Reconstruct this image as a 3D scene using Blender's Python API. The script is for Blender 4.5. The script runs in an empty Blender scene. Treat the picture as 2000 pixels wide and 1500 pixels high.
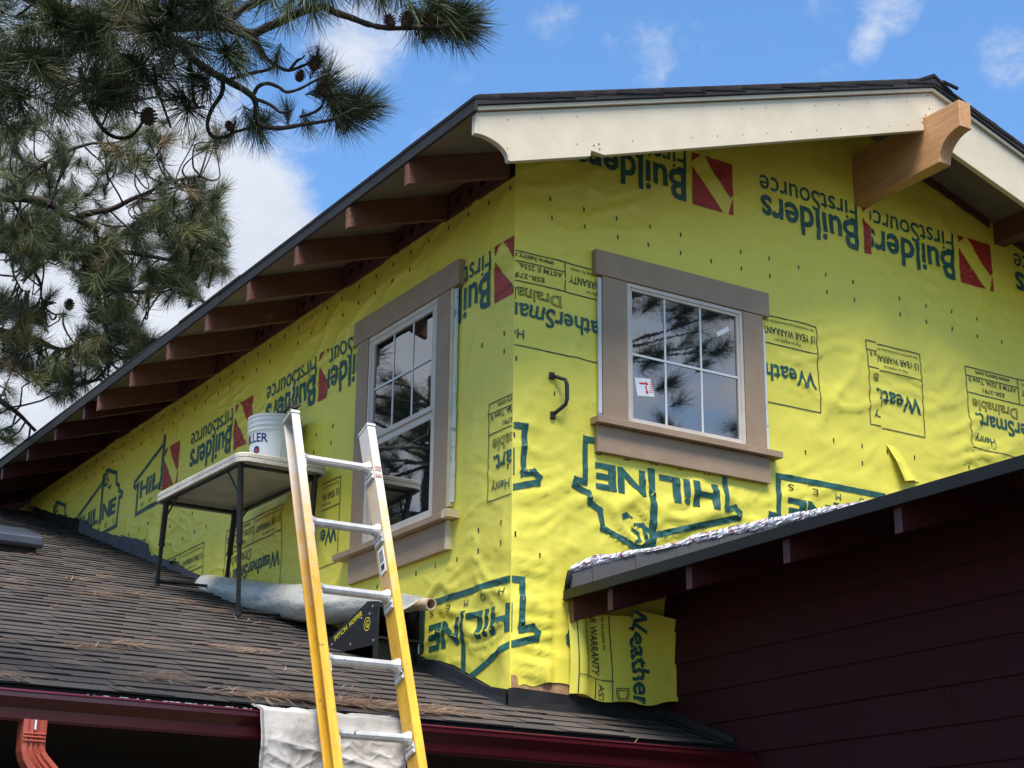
import bpy, bmesh, math, random
import numpy as np
from mathutils import Vector, Matrix, noise as mn
random.seed(7)
rng = np.random.default_rng(7)
sc = bpy.context.scene
COL = sc.collection

# ------------------------------------------------------------------ camera
EYE = Vector((0, 0, 1.6))
FPX = 3382.8                       # focal length in pixels of the 2000 px wide photograph
PITCH, YAW, ROLL = map(math.radians, (18.2118, 58.101, 0.6359))
fwd = Vector((math.cos(PITCH)*math.cos(YAW), math.cos(PITCH)*math.sin(YAW), math.sin(PITCH)))
rgt0 = Vector((math.sin(YAW), -math.cos(YAW), 0))
up0 = rgt0.cross(fwd)
rgt = math.cos(ROLL)*rgt0 + math.sin(ROLL)*up0
upv = -math.sin(ROLL)*rgt0 + math.cos(ROLL)*up0
cd = bpy.data.cameras.new('camera')
cam = bpy.data.objects.new('camera', cd)
COL.objects.link(cam)
cam.matrix_world = Matrix(((rgt.x, upv.x, -fwd.x, EYE.x), (rgt.y, upv.y, -fwd.y, EYE.y),
                           (rgt.z, upv.z, -fwd.z, EYE.z), (0, 0, 0, 1)))
cd.sensor_width = 36.0
cd.lens = FPX/2000*36.0
cd.clip_start = 0.05
cd.clip_end = 2000
sc.camera = cam

def sight(px, py):
    return (fwd*FPX + rgt*(px-1000) + upv*(750-py)).normalized()
def at(px, py, dist):
    return EYE + sight(px, py)*dist

# ------------------------------------------------------------------ world and sun
SUN_EL, SUN_AZ = 66.0, 240.0      # azimuth of the place the light comes from, counted from +X towards +Y
SUN_STRENGTH, SUN_ANGLE = 4.1, 34.0
SKY_STRENGTH = 0.046
EXPOSURE = 1.16
w = bpy.data.worlds.new('World')
sc.world = w
w.use_nodes = True
nt = w.node_tree
nt.nodes.clear()
N = nt.nodes.new
Lk = nt.links.new
out = N('ShaderNodeOutputWorld'); bg = N('ShaderNodeBackground'); Lk(bg.outputs[0], out.inputs[0])
sky = N('ShaderNodeTexSky'); sky.sky_type = 'NISHITA'; sky.sun_disc = False
sky.sun_elevation = math.radians(SUN_EL)
sky.sun_rotation = math.radians(90-SUN_AZ)
sky.air_density = 1.0; sky.dust_density = 0.4; sky.ozone_density = 3.0
tc = N('ShaderNodeTexCoord')
def mth(op, a, b=None, c=None, clamp=False):
    n = N('ShaderNodeMath'); n.operation = op; n.use_clamp = clamp
    for i, v in enumerate((a, b, c)):
        if v is None: continue
        if isinstance(v, (int, float)): n.inputs[i].default_value = v
        else: Lk(v, n.inputs[i])
    return n.outputs[0]
mp = N('ShaderNodeMapping'); mp.inputs['Scale'].default_value = (1, 1, 1.6); Lk(tc.outputs['Generated'], mp.inputs[0])
def wnoise(scale, detail, rough, dist=0.0, off=0.0):
    n = N('ShaderNodeTexNoise'); n.inputs['Scale'].default_value = scale; n.inputs['Detail'].default_value = detail
    n.inputs['Roughness'].default_value = rough; n.inputs['Distortion'].default_value = dist
    m2 = N('ShaderNodeVectorMath'); m2.operation = 'ADD'; m2.inputs[1].default_value = (off, off*.7, 0)
    Lk(mp.outputs[0], m2.inputs[0]); Lk(m2.outputs[0], n.inputs['Vector'])
    return n.outputs['Fac']
n1 = wnoise(6.5, 12, .66, .3, 3.1)
n2 = wnoise(20, 10, .68, .2, 9.3)
field = mth('ADD', mth('MULTIPLY', n1, .62), mth('MULTIPLY', n2, .38))
# banks of cloud: (direction, cos of half width, weight)
def bank(px, py, deg, wgt):
    d = sight(px, py) if not isinstance(px, tuple) else Vector(px).normalized()
    v = N('ShaderNodeVectorMath'); v.operation = 'DOT_PRODUCT'; v.inputs[1].default_value = d
    nrm = N('ShaderNodeVectorMath'); nrm.operation = 'NORMALIZE'; Lk(tc.outputs['Generated'], nrm.inputs[0])
    Lk(nrm.outputs[0], v.inputs[0])
    mr = N('ShaderNodeMapRange'); mr.interpolation_type = 'SMOOTHSTEP'
    mr.inputs['From Min'].default_value = math.cos(math.radians(deg)); mr.inputs['From Max'].default_value = 1.0
    mr.inputs['To Max'].default_value = wgt
    Lk(v.outputs['Value'], mr.inputs['Value'])
    return mr.outputs[0]
acc = field
for b in ((300, 620, 7, .32), (60, 800, 9, .30), (130, 330, 8, .22), (480, 440, 3.0, .20), (720, 70, 2.3, .22),
          (-1200, 600, 26, .16), (1975, 120, 1.5, .17), (1740, 10, 1.4, .13), (1690, 90, .8, .12), (1240, 100, 1.9, .13), (1080, 40, 1.2, .10), (1400, 40, 7, .045), (880, 250, 2.2, .07),
          ((.50, -.72, .36), 0, 26, .24), ((-.47, .85, .28), 0, 17, .30)):
    acc = mth('ADD', acc, bank(*b))
mr = N('ShaderNodeMapRange'); mr.interpolation_type = 'SMOOTHSTEP'
mr.inputs['From Min'].default_value = .55; mr.inputs['From Max'].default_value = .82
Lk(acc, mr.inputs['Value'])
cloud = mr.outputs[0]
mix = N('ShaderNodeMix'); mix.data_type = 'RGBA'
Lk(cloud, mix.inputs['Factor'])
hs = N('ShaderNodeHueSaturation'); hs.inputs['Saturation'].default_value = 1.17; hs.inputs['Value'].default_value = 2.45; Lk(sky.outputs[0], hs.inputs['Color'])
Lk(hs.outputs[0], mix.inputs[6])
crmp = N('ShaderNodeMix'); crmp.data_type = 'RGBA'
crmp.inputs[6].default_value = (9.8, 10.1, 10.6, 1); crmp.inputs[7].default_value = (5.0, 5.7, 7.3, 1)
Lk(wnoise(9, 5, .55, 0, 5.5), crmp.inputs['Factor'])
Lk(crmp.outputs[2], mix.inputs[7])
Lk(mix.outputs[2], bg.inputs['Color'])
bg.inputs['Strength'].default_value = SKY_STRENGTH

sd = bpy.data.lights.new('sun', 'SUN'); sd.energy = SUN_STRENGTH; sd.angle = math.radians(SUN_ANGLE)
sd.color = (1, .94, .86)
sun = bpy.data.objects.new('sun', sd); COL.objects.link(sun)
sv = Vector((math.cos(math.radians(SUN_AZ))*math.cos(math.radians(SUN_EL)),
             math.sin(math.radians(SUN_AZ))*math.cos(math.radians(SUN_EL)), math.sin(math.radians(SUN_EL))))
sun.rotation_euler = sv.to_track_quat('Z', 'Y').to_euler()
sun.location = (0, -5, 12)
sc.view_settings.view_transform = 'Standard'
sc.view_settings.look = 'None'
sc.view_settings.exposure = EXPOSURE
sc.view_settings.gamma = 1
sc.view_settings.use_curve_mapping = False
sc.cycles.max_bounces = 5
sc.cycles.diffuse_bounces = 3
sc.cycles.use_denoising = True

# ------------------------------------------------------------------ materials
def srgb(r, g, b):
    f = lambda c: (c/255/12.92 if c/255 <= .04045 else ((c/255+.055)/1.055)**2.4)
    return (f(r), f(g), f(b), 1)
MATS = {}
def mat(name, col, rough=.6, metal=0, spec=.5, col2=None, scale=8, detail=5, stretch=(1, 1, 1), bump=0, bscale=40,
        bstretch=(1, 1, 1), ramp=(.35, .65), ior=None, coat=0, rvar=0, dirt=None, bdist=.01, sub=0):
    m = bpy.data.materials.new(name); m.use_nodes = True
    t = m.node_tree; p = t.nodes['Principled BSDF']
    p.inputs['Base Color'].default_value = (*col[:3], 1); p.inputs['Roughness'].default_value = rough
    p.inputs['Metallic'].default_value = metal; p.inputs['Specular IOR Level'].default_value = spec
    if ior: p.inputs['IOR'].default_value = ior
    if coat: p.inputs['Coat Weight'].default_value = coat; p.inputs['Coat Roughness'].default_value = .1
    co = t.nodes.new('ShaderNodeTexCoord')
    def nz(sc_, dt, st, ro=.6):
        mpp = t.nodes.new('ShaderNodeMapping'); mpp.inputs['Scale'].default_value = st
        t.links.new(co.outputs['Object'], mpp.inputs[0])
        n = t.nodes.new('ShaderNodeTexNoise'); n.inputs['Scale'].default_value = sc_
        n.inputs['Detail'].default_value = dt; n.inputs['Roughness'].default_value = ro
        t.links.new(mpp.outputs[0], n.inputs['Vector']); return n.outputs['Fac']
    last = None
    if col2:
        n = nz(scale, detail, stretch)
        r = t.nodes.new('ShaderNodeMapRange'); r.inputs['From Min'].default_value = ramp[0]; r.inputs['From Max'].default_value = ramp[1]
        t.links.new(n, r.inputs['Value'])
        x = t.nodes.new('ShaderNodeMix'); x.data_type = 'RGBA'
        x.inputs[6].default_value = (*col[:3], 1); x.inputs[7].default_value = (*col2[:3], 1)
        t.links.new(r.outputs[0], x.inputs['Factor']); last = x.outputs[2]
    if dirt:
        dcol, dsc, lo, hi = dirt
        n = nz(dsc, 8, (1, 1, 1), .7)
        r = t.nodes.new('ShaderNodeMapRange'); r.inputs['From Min'].default_value = lo; r.inputs['From Max'].default_value = hi
        t.links.new(n, r.inputs['Value'])
        x = t.nodes.new('ShaderNodeMix'); x.data_type = 'RGBA'
        if last is not None: t.links.new(last, x.inputs[6])
        else: x.inputs[6].default_value = (*col[:3], 1)
        x.inputs[7].default_value = (*dcol[:3], 1)
        t.links.new(r.outputs[0], x.inputs['Factor']); last = x.outputs[2]
    if last is not None: t.links.new(last, p.inputs['Base Color'])
    if rvar:
        n = nz(scale*2, 4, stretch)
        r = t.nodes.new('ShaderNodeMapRange'); r.inputs['To Min'].default_value = rough-rvar; r.inputs['To Max'].default_value = rough+rvar
        t.links.new(n, r.inputs['Value']); t.links.new(r.outputs[0], p.inputs['Roughness'])
    if bump:
        n = nz(bscale, 6, bstretch)
        b = t.nodes.new('ShaderNodeBump'); b.inputs['Strength'].default_value = bump; b.inputs['Distance'].default_value = bdist
        t.links.new(n, b.inputs['Height']); t.links.new(b.outputs[0], p.inputs['Normal'])
    MATS[name] = m
    return m

M = {}
M['wrap'] = mat('yellow_house_wrap', (.80, .705, .085), .42, col2=(.75, .665, .085), scale=3.5, bump=.12, bscale=30,
                bdist=.012, dirt=((.50, .46, .07), 3.0, .60, .78), spec=.45)
def creases(m):
    t = m.node_tree; p = t.nodes['Principled BSDF']; co = t.nodes.new('ShaderNodeTexCoord')
    last = p.inputs['Normal'].links[0].from_socket if p.inputs['Normal'].links else None
    for sc_, st, dist, stren in ((1.7, (.5, .5, 2.1), .030, .8), (3.6, (.45, .45, 1.5), .014, .8), (9.0, (.8, .8, 1.2), .003, .5)):
        mp_ = t.nodes.new('ShaderNodeMapping'); mp_.inputs['Scale'].default_value = st; mp_.inputs['Rotation'].default_value = (.35, .3, 0)
        n = t.nodes.new('ShaderNodeTexNoise'); n.noise_type = 'RIDGED_MULTIFRACTAL'; n.inputs['Scale'].default_value = sc_; n.inputs['Detail'].default_value = 3
        n.inputs['Roughness'].default_value = .45; n.inputs['Distortion'].default_value = .35
        b = t.nodes.new('ShaderNodeBump'); b.inputs['Strength'].default_value = stren; b.inputs['Distance'].default_value = dist*.7
        t.links.new(co.outputs['Object'], mp_.inputs[0]); t.links.new(mp_.outputs[0], n.inputs['Vector']); t.links.new(n.outputs['Fac'], b.inputs['Height'])
        if last: t.links.new(last, b.inputs['Normal'])
        last = b.outputs[0]
    t.links.new(last, p.inputs['Normal'])
creases(M['wrap'])
M['ink'] = mat('green_ink', (.016, .085, .075), .5, col2=(.05, .17, .10), scale=45, ramp=(.5, .75))
M['inkd'] = mat('dark_ink', (.03, .06, .03), .55)
M['inkr'] = mat('red_ink', (.42, .035, .02), .5, col2=(.33, .03, .02), scale=20)
M['staple'] = mat('steel_staple', (.05, .05, .045), .5, .6)
M['osb'] = mat('osb_board', (.42, .25, .12), .8, col2=(.30, .17, .08), scale=40, bump=.3)
M['casing'] = mat('taupe_trim_paint', srgb(163, 137, 110), .55, col2=srgb(151, 127, 101), scale=6, stretch=(1, 1, 1), bump=.06,
                  bscale=90, dirt=(srgb(120, 104, 90), 14, .66, .8))
M['rawtrim'] = mat('raw_cream_trim', srgb(214, 200, 158), .6, col2=srgb(196, 180, 138), scale=15)
M['frame'] = mat('window_vinyl', srgb(208, 197, 182), .4, col2=srgb(198, 187, 172), scale=9)
M['muntin'] = mat('white_muntin', srgb(220, 220, 215), .35)
M['glass'] = mat('window_glass', (.008, .009, .010), .015, spec=.5, ior=3.3, bump=.012, bscale=2.2, bdist=.02)
M['barge'] = mat('cream_barge_board', srgb(202, 190, 166), .5, col2=srgb(192, 180, 156), scale=5, dirt=(srgb(176, 165, 145), 16, .68, .8), bump=.05, bscale=60)
M['drip'] = mat('dark_drip_metal', (.022, .020, .020), .6, 0, spec=.25, col2=(.030, .028, .028), scale=7)
M['dripd'] = mat('black_drip_metal', (.010, .010, .010), .42, 0, spec=.25)
M['shd'] = mat('dark_roof_shingle', (.013, .012, .012), .95, spec=.2, col2=(.024, .022, .022), scale=60, bump=.5, bscale=220, bdist=.004)
M['shn'] = mat('new_grey_shingle', (.075, .072, .074), .9, col2=(.10, .095, .095), scale=120, bump=.4, bscale=250, bdist=.004)
M['cedar'] = mat('rafter_wood', (.165, .062, .034), .7, col2=(.100, .038, .024), scale=14, stretch=(1.2, 9, 9), bump=.12, bscale=22, bstretch=(1, 9, 9),
                 dirt=((.30, .14, .085), 7, .60, .75))
M['blocking'] = mat('maroon_blocking', (.11, .035, .03), .7, col2=(.085, .026, .022), scale=10, bump=.1)
M['hole'] = mat('hole_darkness', (.006, .005, .005), .9)
M['soffit'] = mat('soffit_sheathing', (.20, .165, .13), .75, col2=(.16, .13, .10), scale=5)
M['beam'] = mat('fir_beam', (.56, .32, .14), .5, col2=(.42, .19, .085), scale=5, stretch=(9, 1.0, 16), ramp=(.3, .7), bump=.06, bscale=30, bstretch=(8, 1, 8),
                dirt=((.52, .33, .16), 5, .55, .7))
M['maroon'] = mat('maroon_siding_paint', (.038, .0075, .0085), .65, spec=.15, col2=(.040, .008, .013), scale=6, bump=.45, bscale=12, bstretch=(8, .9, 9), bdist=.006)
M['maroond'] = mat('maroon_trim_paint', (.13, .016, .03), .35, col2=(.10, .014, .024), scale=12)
M['maroonr'] = mat('maroon_paint_shaded', (.062, .010, .015), .5, col2=(.050, .009, .012), scale=12)  # darker copy of the maroon trim, with eave shade in its colour
M['gutter'] = mat('maroon_gutter_metal', (.060, .0060, .009), .3, .0, coat=.3, col2=(.056, .006, .009), scale=5, dirt=((.16, .05, .05), 30, .70, .82))
M['spout'] = mat('terracotta_downspout', (.46, .095, .055), .45, col2=(.38, .075, .045), scale=14, dirt=((.28, .06, .04), 22, .62, .76))
M['flash'] = mat('black_flashing', (.014, .014, .016), .55, bump=.2, bscale=25)
M['foil'] = mat('foil_tape', (.60, .58, .60), .34, .7, col2=(.30, .09, .12), scale=30, ramp=(.55, .62), bump=.8, bscale=34, bdist=.02)
M['black'] = mat('black_iron', (.01, .01, .011), .4)
M['vent'] = mat('grey_vent_metal', (.055, .065, .085), .3, .3, col2=(.04, .045, .06), scale=8)
M['tape'] = mat('white_flashing_tape', (.62, .66, .68), .5, col2=(.15, .25, .4), scale=20, ramp=(.62, .66))
M['white'] = mat('white_label', (.82, .82, .80), .4)
M['redl'] = mat('red_label_print', (.60, .02, .04), .4)
M['dark'] = mat('shade_black_board', (.012, .008, .008), .8)  # near-black: the shade under porch and wing is put into the colour
M['shA'] = mat('brown_shingle_a', (.038, .030, .026), .93, col2=(.056, .044, .038), scale=70, bump=.5, bscale=260, bdist=.004, dirt=((.09, .070, .058), 9, .6, .8))
M['shB'] = mat('brown_shingle_b', (.062, .049, .042), .93, col2=(.046, .037, .032), scale=70, bump=.5, bscale=260, bdist=.004, dirt=((.035, .029, .026), 9, .6, .8))
M['shC'] = mat('grey_shingle', (.028, .024, .022), .93, col2=(.042, .036, .032), scale=70, bump=.5, bscale=260, bdist=.004)
M['shDk'] = mat('shingle_deck', (.014, .012, .012), .95)
M['fly'] = mat('yellow_fibreglass', (.74, .44, .035), .45, col2=(.60, .31, .02), scale=22, stretch=(1, 1, .15), ramp=(.35, .6), bump=.15, bscale=60,
               dirt=((.16, .10, .05), 26, .61, .68))
M['alu'] = mat('aluminium', (.66, .65, .63), .42, .45, col2=(.48, .47, .45), scale=24, rvar=.1, dirt=((.06, .05, .045), 17, .62, .67))
M['tabletop'] = mat('table_plastic', srgb(196, 192, 180), .5, col2=srgb(170, 164, 150), scale=7, bump=.5, bscale=70, bdist=.006, dirt=((.16, .13, .10), 9, .66, .8))
M['tleg'] = mat('table_leg_steel', (.020, .021, .024), .4, .3, dirt=((.10, .085, .07), 20, .62, .75))
M['bucket'] = mat('bucket_plastic', (.74, .75, .73), .35, col2=(.66, .67, .65), scale=6, dirt=((.42, .41, .38), 8, .66, .8))
M['navy'] = mat('navy_print', (.012, .014, .10), .45)
M['roll'] = mat('white_wrap_roll', (.60, .58, .50), .24, col2=(.48, .465, .40), scale=3, stretch=(1, 1, 1), bump=.6, bscale=7, bstretch=(1.5, .7, 1.5), bdist=.03)
M['card'] = mat('cardboard', (.62, .50, .36), .7, col2=(.46, .31, .19), scale=20)
M['hopper'] = mat('black_tool_plastic', (.014, .014, .015), .38, dirt=((.05, .05, .045), 18, .66, .78))
M['oldred'] = mat('worn_red_label', (.20, .045, .045), .6, col2=(.45, .40, .35), scale=60)
M['yprint'] = mat('yellow_print', (.72, .62, .03), .4)
M['cloth'] = mat('canvas_drop_cloth', (.52, .49, .455), .9, col2=(.30, .275, .25), scale=5.0, detail=9, ramp=(.35, .65), bump=.5, bscale=30, bdist=.006, dirt=((.27, .24, .215), 9, .56, .70))
M['hem'] = mat('grey_hem', (.22, .21, .20), .9)
M['bark'] = mat('pine_bark', (.042, .029, .022), .95, col2=(.022, .016, .013), scale=22, bump=.8, bscale=40, bdist=.02)
M['barkt'] = mat('twig_bark', (.030, .022, .018), .95, col2=(.018, .014, .012), scale=40)
M['cone'] = mat('pine_cone', (.045, .024, .015), .9)
M['ndl'] = [mat('pine_needles_%s' % n, c, .5, col2=c2, scale=9, spec=.3) for n, c, c2 in (
    ('deep', (.032, .048, .022), (.055, .074, .030)), ('mid', (.064, .088, .031), (.090, .106, .038)),
    ('olive', (.118, .132, .038), (.15, .135, .048)), ('dry', (.26, .15, .07), (.16, .12, .055)))]
M['dryn'] = mat('fallen_needles_brown', (.20, .095, .045), .8, col2=(.10, .052, .03), scale=12)
M['drynp'] = mat('fallen_needles_pale', (.27, .20, .13), .8, col2=(.17, .11, .07), scale=12)
M['ground'] = mat('ground_soil_and_grass', (.040, .045, .024), .95, col2=(.060, .050, .034), scale=1.3, bump=.5, bscale=8)

# brushed extra: a white, scuffed upper end on the ladder rails
def scuffed(name, ztop, zlow):
    m = M['fly'].copy(); m.name = name; t = m.node_tree; p = t.nodes['Principled BSDF']
    src = p.inputs['Base Color'].links[0].from_socket
    co = t.nodes.new('ShaderNodeTexCoord'); sp = t.nodes.new('ShaderNodeSeparateXYZ'); t.links.new(co.outputs['Object'], sp.inputs[0])
    n = t.nodes.new('ShaderNodeTexNoise'); n.inputs['Scale'].default_value = 13; n.inputs['Detail'].default_value = 6
    t.links.new(co.outputs['Object'], n.inputs['Vector'])
    a = t.nodes.new('ShaderNodeMath'); a.operation = 'MULTIPLY_ADD'; a.inputs[1].default_value = 1.1; t.links.new(n.outputs['Fac'], a.inputs[0]); t.links.new(sp.outputs['Z'], a.inputs[2])
    r = t.nodes.new('ShaderNodeMapRange'); r.inputs['From Min'].default_value = zlow+.55; r.inputs['From Max'].default_value = ztop+.55
    t.links.new(a.outputs[0], r.inputs['Value'])
    x = t.nodes.new('ShaderNodeMix'); x.data_type = 'RGBA'; x.inputs[7].default_value = (.56, .53, .50, 1)
    t.links.new(src, x.inputs[6]); t.links.new(r.outputs[0], x.inputs['Factor']); t.links.new(x.outputs[2], p.inputs['Base Color'])
    return m

# ------------------------------------------------------------------ object helpers
def tag(o, label=None, cat=None, group=None, kind=None):
    if label: o['label'] = label
    if cat: o['category'] = cat
    if group: o['group'] = group
    if kind: o['kind'] = kind
    return o
def thing(name, loc, label, cat, group=None):
    o = bpy.data.objects.new(name, None); o.location = loc; COL.objects.link(o)
    o.empty_display_size = .2
    return tag(o, label, cat, group)
ROOT = {}
def rootloc(o):
    l = Vector((0, 0, 0))
    while o is not None:
        l += o.location; o = o.parent
    return l
class MB:
    def __init__(s): s.v = []; s.f = []
    def add(s, vs, fs):
        b = len(s.v); s.v += [tuple(v) for v in vs]; s.f += [tuple(b+i for i in f) for f in fs]; return s
    def box(s, x0, x1, y0, y1, z0, z1):
        return s.add([(x0, y0, z0), (x1, y0, z0), (x1, y1, z0), (x0, y1, z0), (x0, y0, z1), (x1, y0, z1), (x1, y1, z1), (x0, y1, z1)],
                     [(0, 3, 2, 1), (4, 5, 6, 7), (0, 1, 5, 4), (1, 2, 6, 5), (2, 3, 7, 6), (3, 0, 4, 7)])
    def obox(s, c, ax, ay, az):
        """box from corner c with three edge vectors"""
        c, ax, ay, az = map(Vector, (c, ax, ay, az))
        vs = [c, c+ax, c+ax+ay, c+ay, c+az, c+ax+az, c+ax+ay+az, c+ay+az]
        fl = [(0, 3, 2, 1), (4, 5, 6, 7), (0, 1, 5, 4), (1, 2, 6, 5), (2, 3, 7, 6), (3, 0, 4, 7)]
        if ax.cross(ay).dot(az) < 0: fl = [f[::-1] for f in fl]
        return s.add(vs, fl)
    def prism(s, pts, d):
        """planar polygon pts (3D) extruded by vector d"""
        n = len(pts); d = Vector(d); P = [Vector(p) for p in pts]
        return s.add(P+[p+d for p in P], [tuple(range(n)), tuple(range(2*n-1, n-1, -1))]+[(i, i+n, (i+1) % n+n, (i+1) % n) for i in range(n)])
    def tube(s, pts, rad, k=8, cap=True):
        P = [Vector(p) for p in pts]; n = len(P)
        if isinstance(rad, (int, float)): rad = [rad]*n
        b = len(s.v); u = None
        for i, p in enumerate(P):
            t = (P[min(i+1, n-1)]-P[max(i-1, 0)])
            t = t.normalized() if t.length > 1e-9 else Vector((0, 0, 1))
            if u is None:
                u = t.orthogonal().normalized()
            else:
                u = (u-t*u.dot(t)); u = u.normalized() if u.length > 1e-6 else t.orthogonal().normalized()
            v = t.cross(u)
            for j in range(k):
                a = 2*math.pi*j/k
                s.v.append(tuple(p+(u*math.cos(a)+v*math.sin(a))*rad[i]))
        for i in range(n-1):
            for j in range(k):
                s.f.append((b+i*k+j, b+i*k+(j+1) % k, b+(i+1)*k+(j+1) % k, b+(i+1)*k+j))
        if cap:
            s.f.append(tuple(b+j for j in range(k))[::-1]); s.f.append(tuple(b+(n-1)*k+j for j in range(k)))
        return s
    def lathe(s, c, prof, k=32, axis=Vector((0, 0, 1))):
        c = Vector(c); b = len(s.v); u = axis.orthogonal().normalized(); v = axis.cross(u)
        for r, z in prof:
            for j in range(k):
                a = 2*math.pi*j/k; s.v.append(tuple(c+axis*z+(u*math.cos(a)+v*math.sin(a))*r))
        for i in range(len(prof)-1):
            for j in range(k):
                s.f.append((b+i*k+j, b+i*k+(j+1) % k, b+(i+1)*k+(j+1) % k, b+(i+1)*k+j))
        return s
    def mesh(s, name, m, off=(0, 0, 0), smooth=False, bevel=0):
        me = bpy.data.meshes.new(name)
        o = Vector(off)
        me.from_pydata([(a-o.x, b-o.y, c-o.z) for a, b, c in s.v], [], s.f)
        if bevel:
            bm = bmesh.new(); bm.from_mesh(me)
            bmesh.ops.recalc_face_normals(bm, faces=bm.faces)
            es = [e for e in bm.edges if len(e.link_faces) == 2 and e.calc_face_angle(0) > .5]
            bmesh.ops.bevel(bm, geom=es, offset=bevel, segments=1, affect='EDGES', clamp_overlap=True)
            bm.to_mesh(me); bm.free()
        if smooth: me.shade_smooth()
        me.materials.append(m)
        return me
    def build(s, name, m, parent=None, smooth=False, bevel=0, kind=None, label=None):
        off = rootloc(parent) if parent else Vector((0, 0, 0))
        me = s.mesh(name, m, off, smooth, bevel)
        if not bevel:
            bm = bmesh.new(); bm.from_mesh(me); bmesh.ops.recalc_face_normals(bm, faces=bm.faces); bm.to_mesh(me); bm.free()
            if smooth: me.shade_smooth()
        return link(name, me, parent, kind, label)
def link(name, me, parent=None, kind=None, label=None):
    o = bpy.data.objects.new(name, me); COL.objects.link(o)
    if parent: o.parent = parent
    if kind: o['kind'] = kind
    if label: o['label'] = label
    return o
def nz(x, y, z=0.0): return mn.noise(Vector((x, y, z)))

# ------------------------------------------------------------------ the setting
g = MB(); g.add([(-300, -300, 0), (300, -300, 0), (300, 300, 0), (-300, 300, 0)], [(0, 1, 2, 3)])
gr = g.build('ground', M['ground']); gr['kind'] = 'structure'

# ------------------------------------------------------------------ the house
LX, GY = 4.364, 7.0               # side wall plane x, gable wall plane y
MX = 5.283                        # maroon wing wall plane x
SL = .322                         # slope of the main roof
RX = 6.83                         # ridge
LIM = 15.2
house = thing('house', (LX, GY, 0), 'house being re-sided with yellow wrapped upper storey, maroon wing and brown shingle porch roof', 'house')
def soff(x): return 5.41+SL*(min(x, 2*RX-x)-3.742)      # underside of the main roof sheathing
def proof(y): return .32013*y+.46037                    # top of the porch roof deck
# solid walls
b = MB()
b.prism([(LX+.02, GY+.02, 0), (9.29, GY+.02, 0), (9.29, GY+.02, soff(9.29)-.01), (RX, GY+.02, soff(RX)-.01), (LX+.02, GY+.02, soff(LX)-.03)], (0, 9.4, 0))
b.build('wall_sheathing', M['osb'], house)

# ---- house wrap surface relief (metres proud of the wall plane)
WIN_G = (4.83, 6.06, 4.03, 5.15)
WIN_S = (-8.83, -7.49, 3.56, 5.16)
def rectd(u, z, r):
    dx = max(r[0]-u, 0, u-r[1]); dz = max(r[2]-z, 0, z-r[3]); return math.hypot(dx, dz)
def sst(a, b, x):
    t = min(1, max(0, (x-a)/(b-a))); return t*t*(3-2*t)
HG = {}
def relief(w_, u, z):
    if abs(u-(LX if w_ == 'G' else -GY)) < .004: return .0012
    if w_ in HG:
        u0, du_, n_, bot, top, nr, H_ = HG[w_]
        t = (u-u0)/du_; i = int(min(max(math.floor(t), 0), n_-1)); t = min(max(t-i, 0), 1); r_ = 0
        for k, wt in ((i, 1-t), (i+1, t)):
            uk = u0+k*du_; zb = bot(uk); q = (z-zb)/(top(uk)-zb)*nr; j = int(min(max(math.floor(q), 0), nr-1)); f = min(max(q-j, 0), 1)
            r_ += wt*(H_[k, j]*(1-f)+H_[k, j+1]*f)
        return r_
    return relief0(w_, u, z)
def relief0(w_, u, z):
    if w_ == 'G':
        d = min(rectd(u, z, WIN_G)/.10, 1); e = min(abs(u-LX)/.07, 1); o = 0
        amp = .45+1.0*(1-sst(3.3, 5.5, z))
        if u > 6.868 + .02*math.sin(z*3): o += .003
        if z > 3.351+.02*math.sin(u*9)*0 and u < 4.68: o += .003
        k = nz(u*2.1+5, z*2.3)
    else:
        d = min(rectd(u, z, WIN_S)/.10, 1); e = min(abs(u+GY)/.07, 1); o = 0
        amp = .45+.8*(1-sst(2.8, 5.0, z))+.5*sst(10, 12.5, -u)*(1-sst(4.6, 5.0, z))
        if u < -9.135: o += .003
        if u < -11.86: o += .003
        o += .05*math.exp(-(((u+11.93)/.05)**2+((z-4.47)/.10)**2))
        k = nz(u*2.1+15, z*2.3+4)
    q = .5*nz(u*1.1, z*2.6+k, 3)
    a1 = 1-abs(nz(u*1.3+z*1.7+k*.6, z*6.5-u*1.9+k*1.2, 7))*2.2
    a2 = 1-abs(nz(u*2.9-z*.9, z*11+u*2.5+k*1.5, 2))*2.4
    a3 = 1-abs(nz(u*7-z*6, z*9+u*4, 9))*2.6
    fm = sst(-.25, .20, nz(u*1.15, z*1.5, 21)); fm2 = sst(-.05, .35, nz(u*1.6+4, z*1.9, 31))
    h = .004+.003*q+(.024*max(a1, 0)**6+.014*max(a2, 0)**6)*(.2+.8*fm)+.004*max(a3, 0)**5*fm2
    hh = min(h*amp, .026)
    if w_ == 'G' and 4.6 < u: hh *= .35+.65*min(1, max(0, z-(3.55+.31*(u-5.15)))/.12)
    if w_ == 'S': hh *= .4+.6*min(1, max(0, z-(proof(-u)+.12))/.12)
    return max(.0012, hh*(.15+.85*d)*(.2+.8*e)+o*d)
def onwall(w_, u, z, off=0):
    h = relief(w_, u, z)+off
    return (u, GY-h, z) if w_ == 'G' else (LX-h, -u, z)
def interp(xs, x):
    for (a, fa), (b_, fb) in zip(xs, xs[1:]):
        if a <= x <= b_: return fa+(fb-fa)*(x-a)/(b_-a) if b_ > a else fa
    return xs[0][1] if x < xs[0][0] else xs[-1][1]
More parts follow.
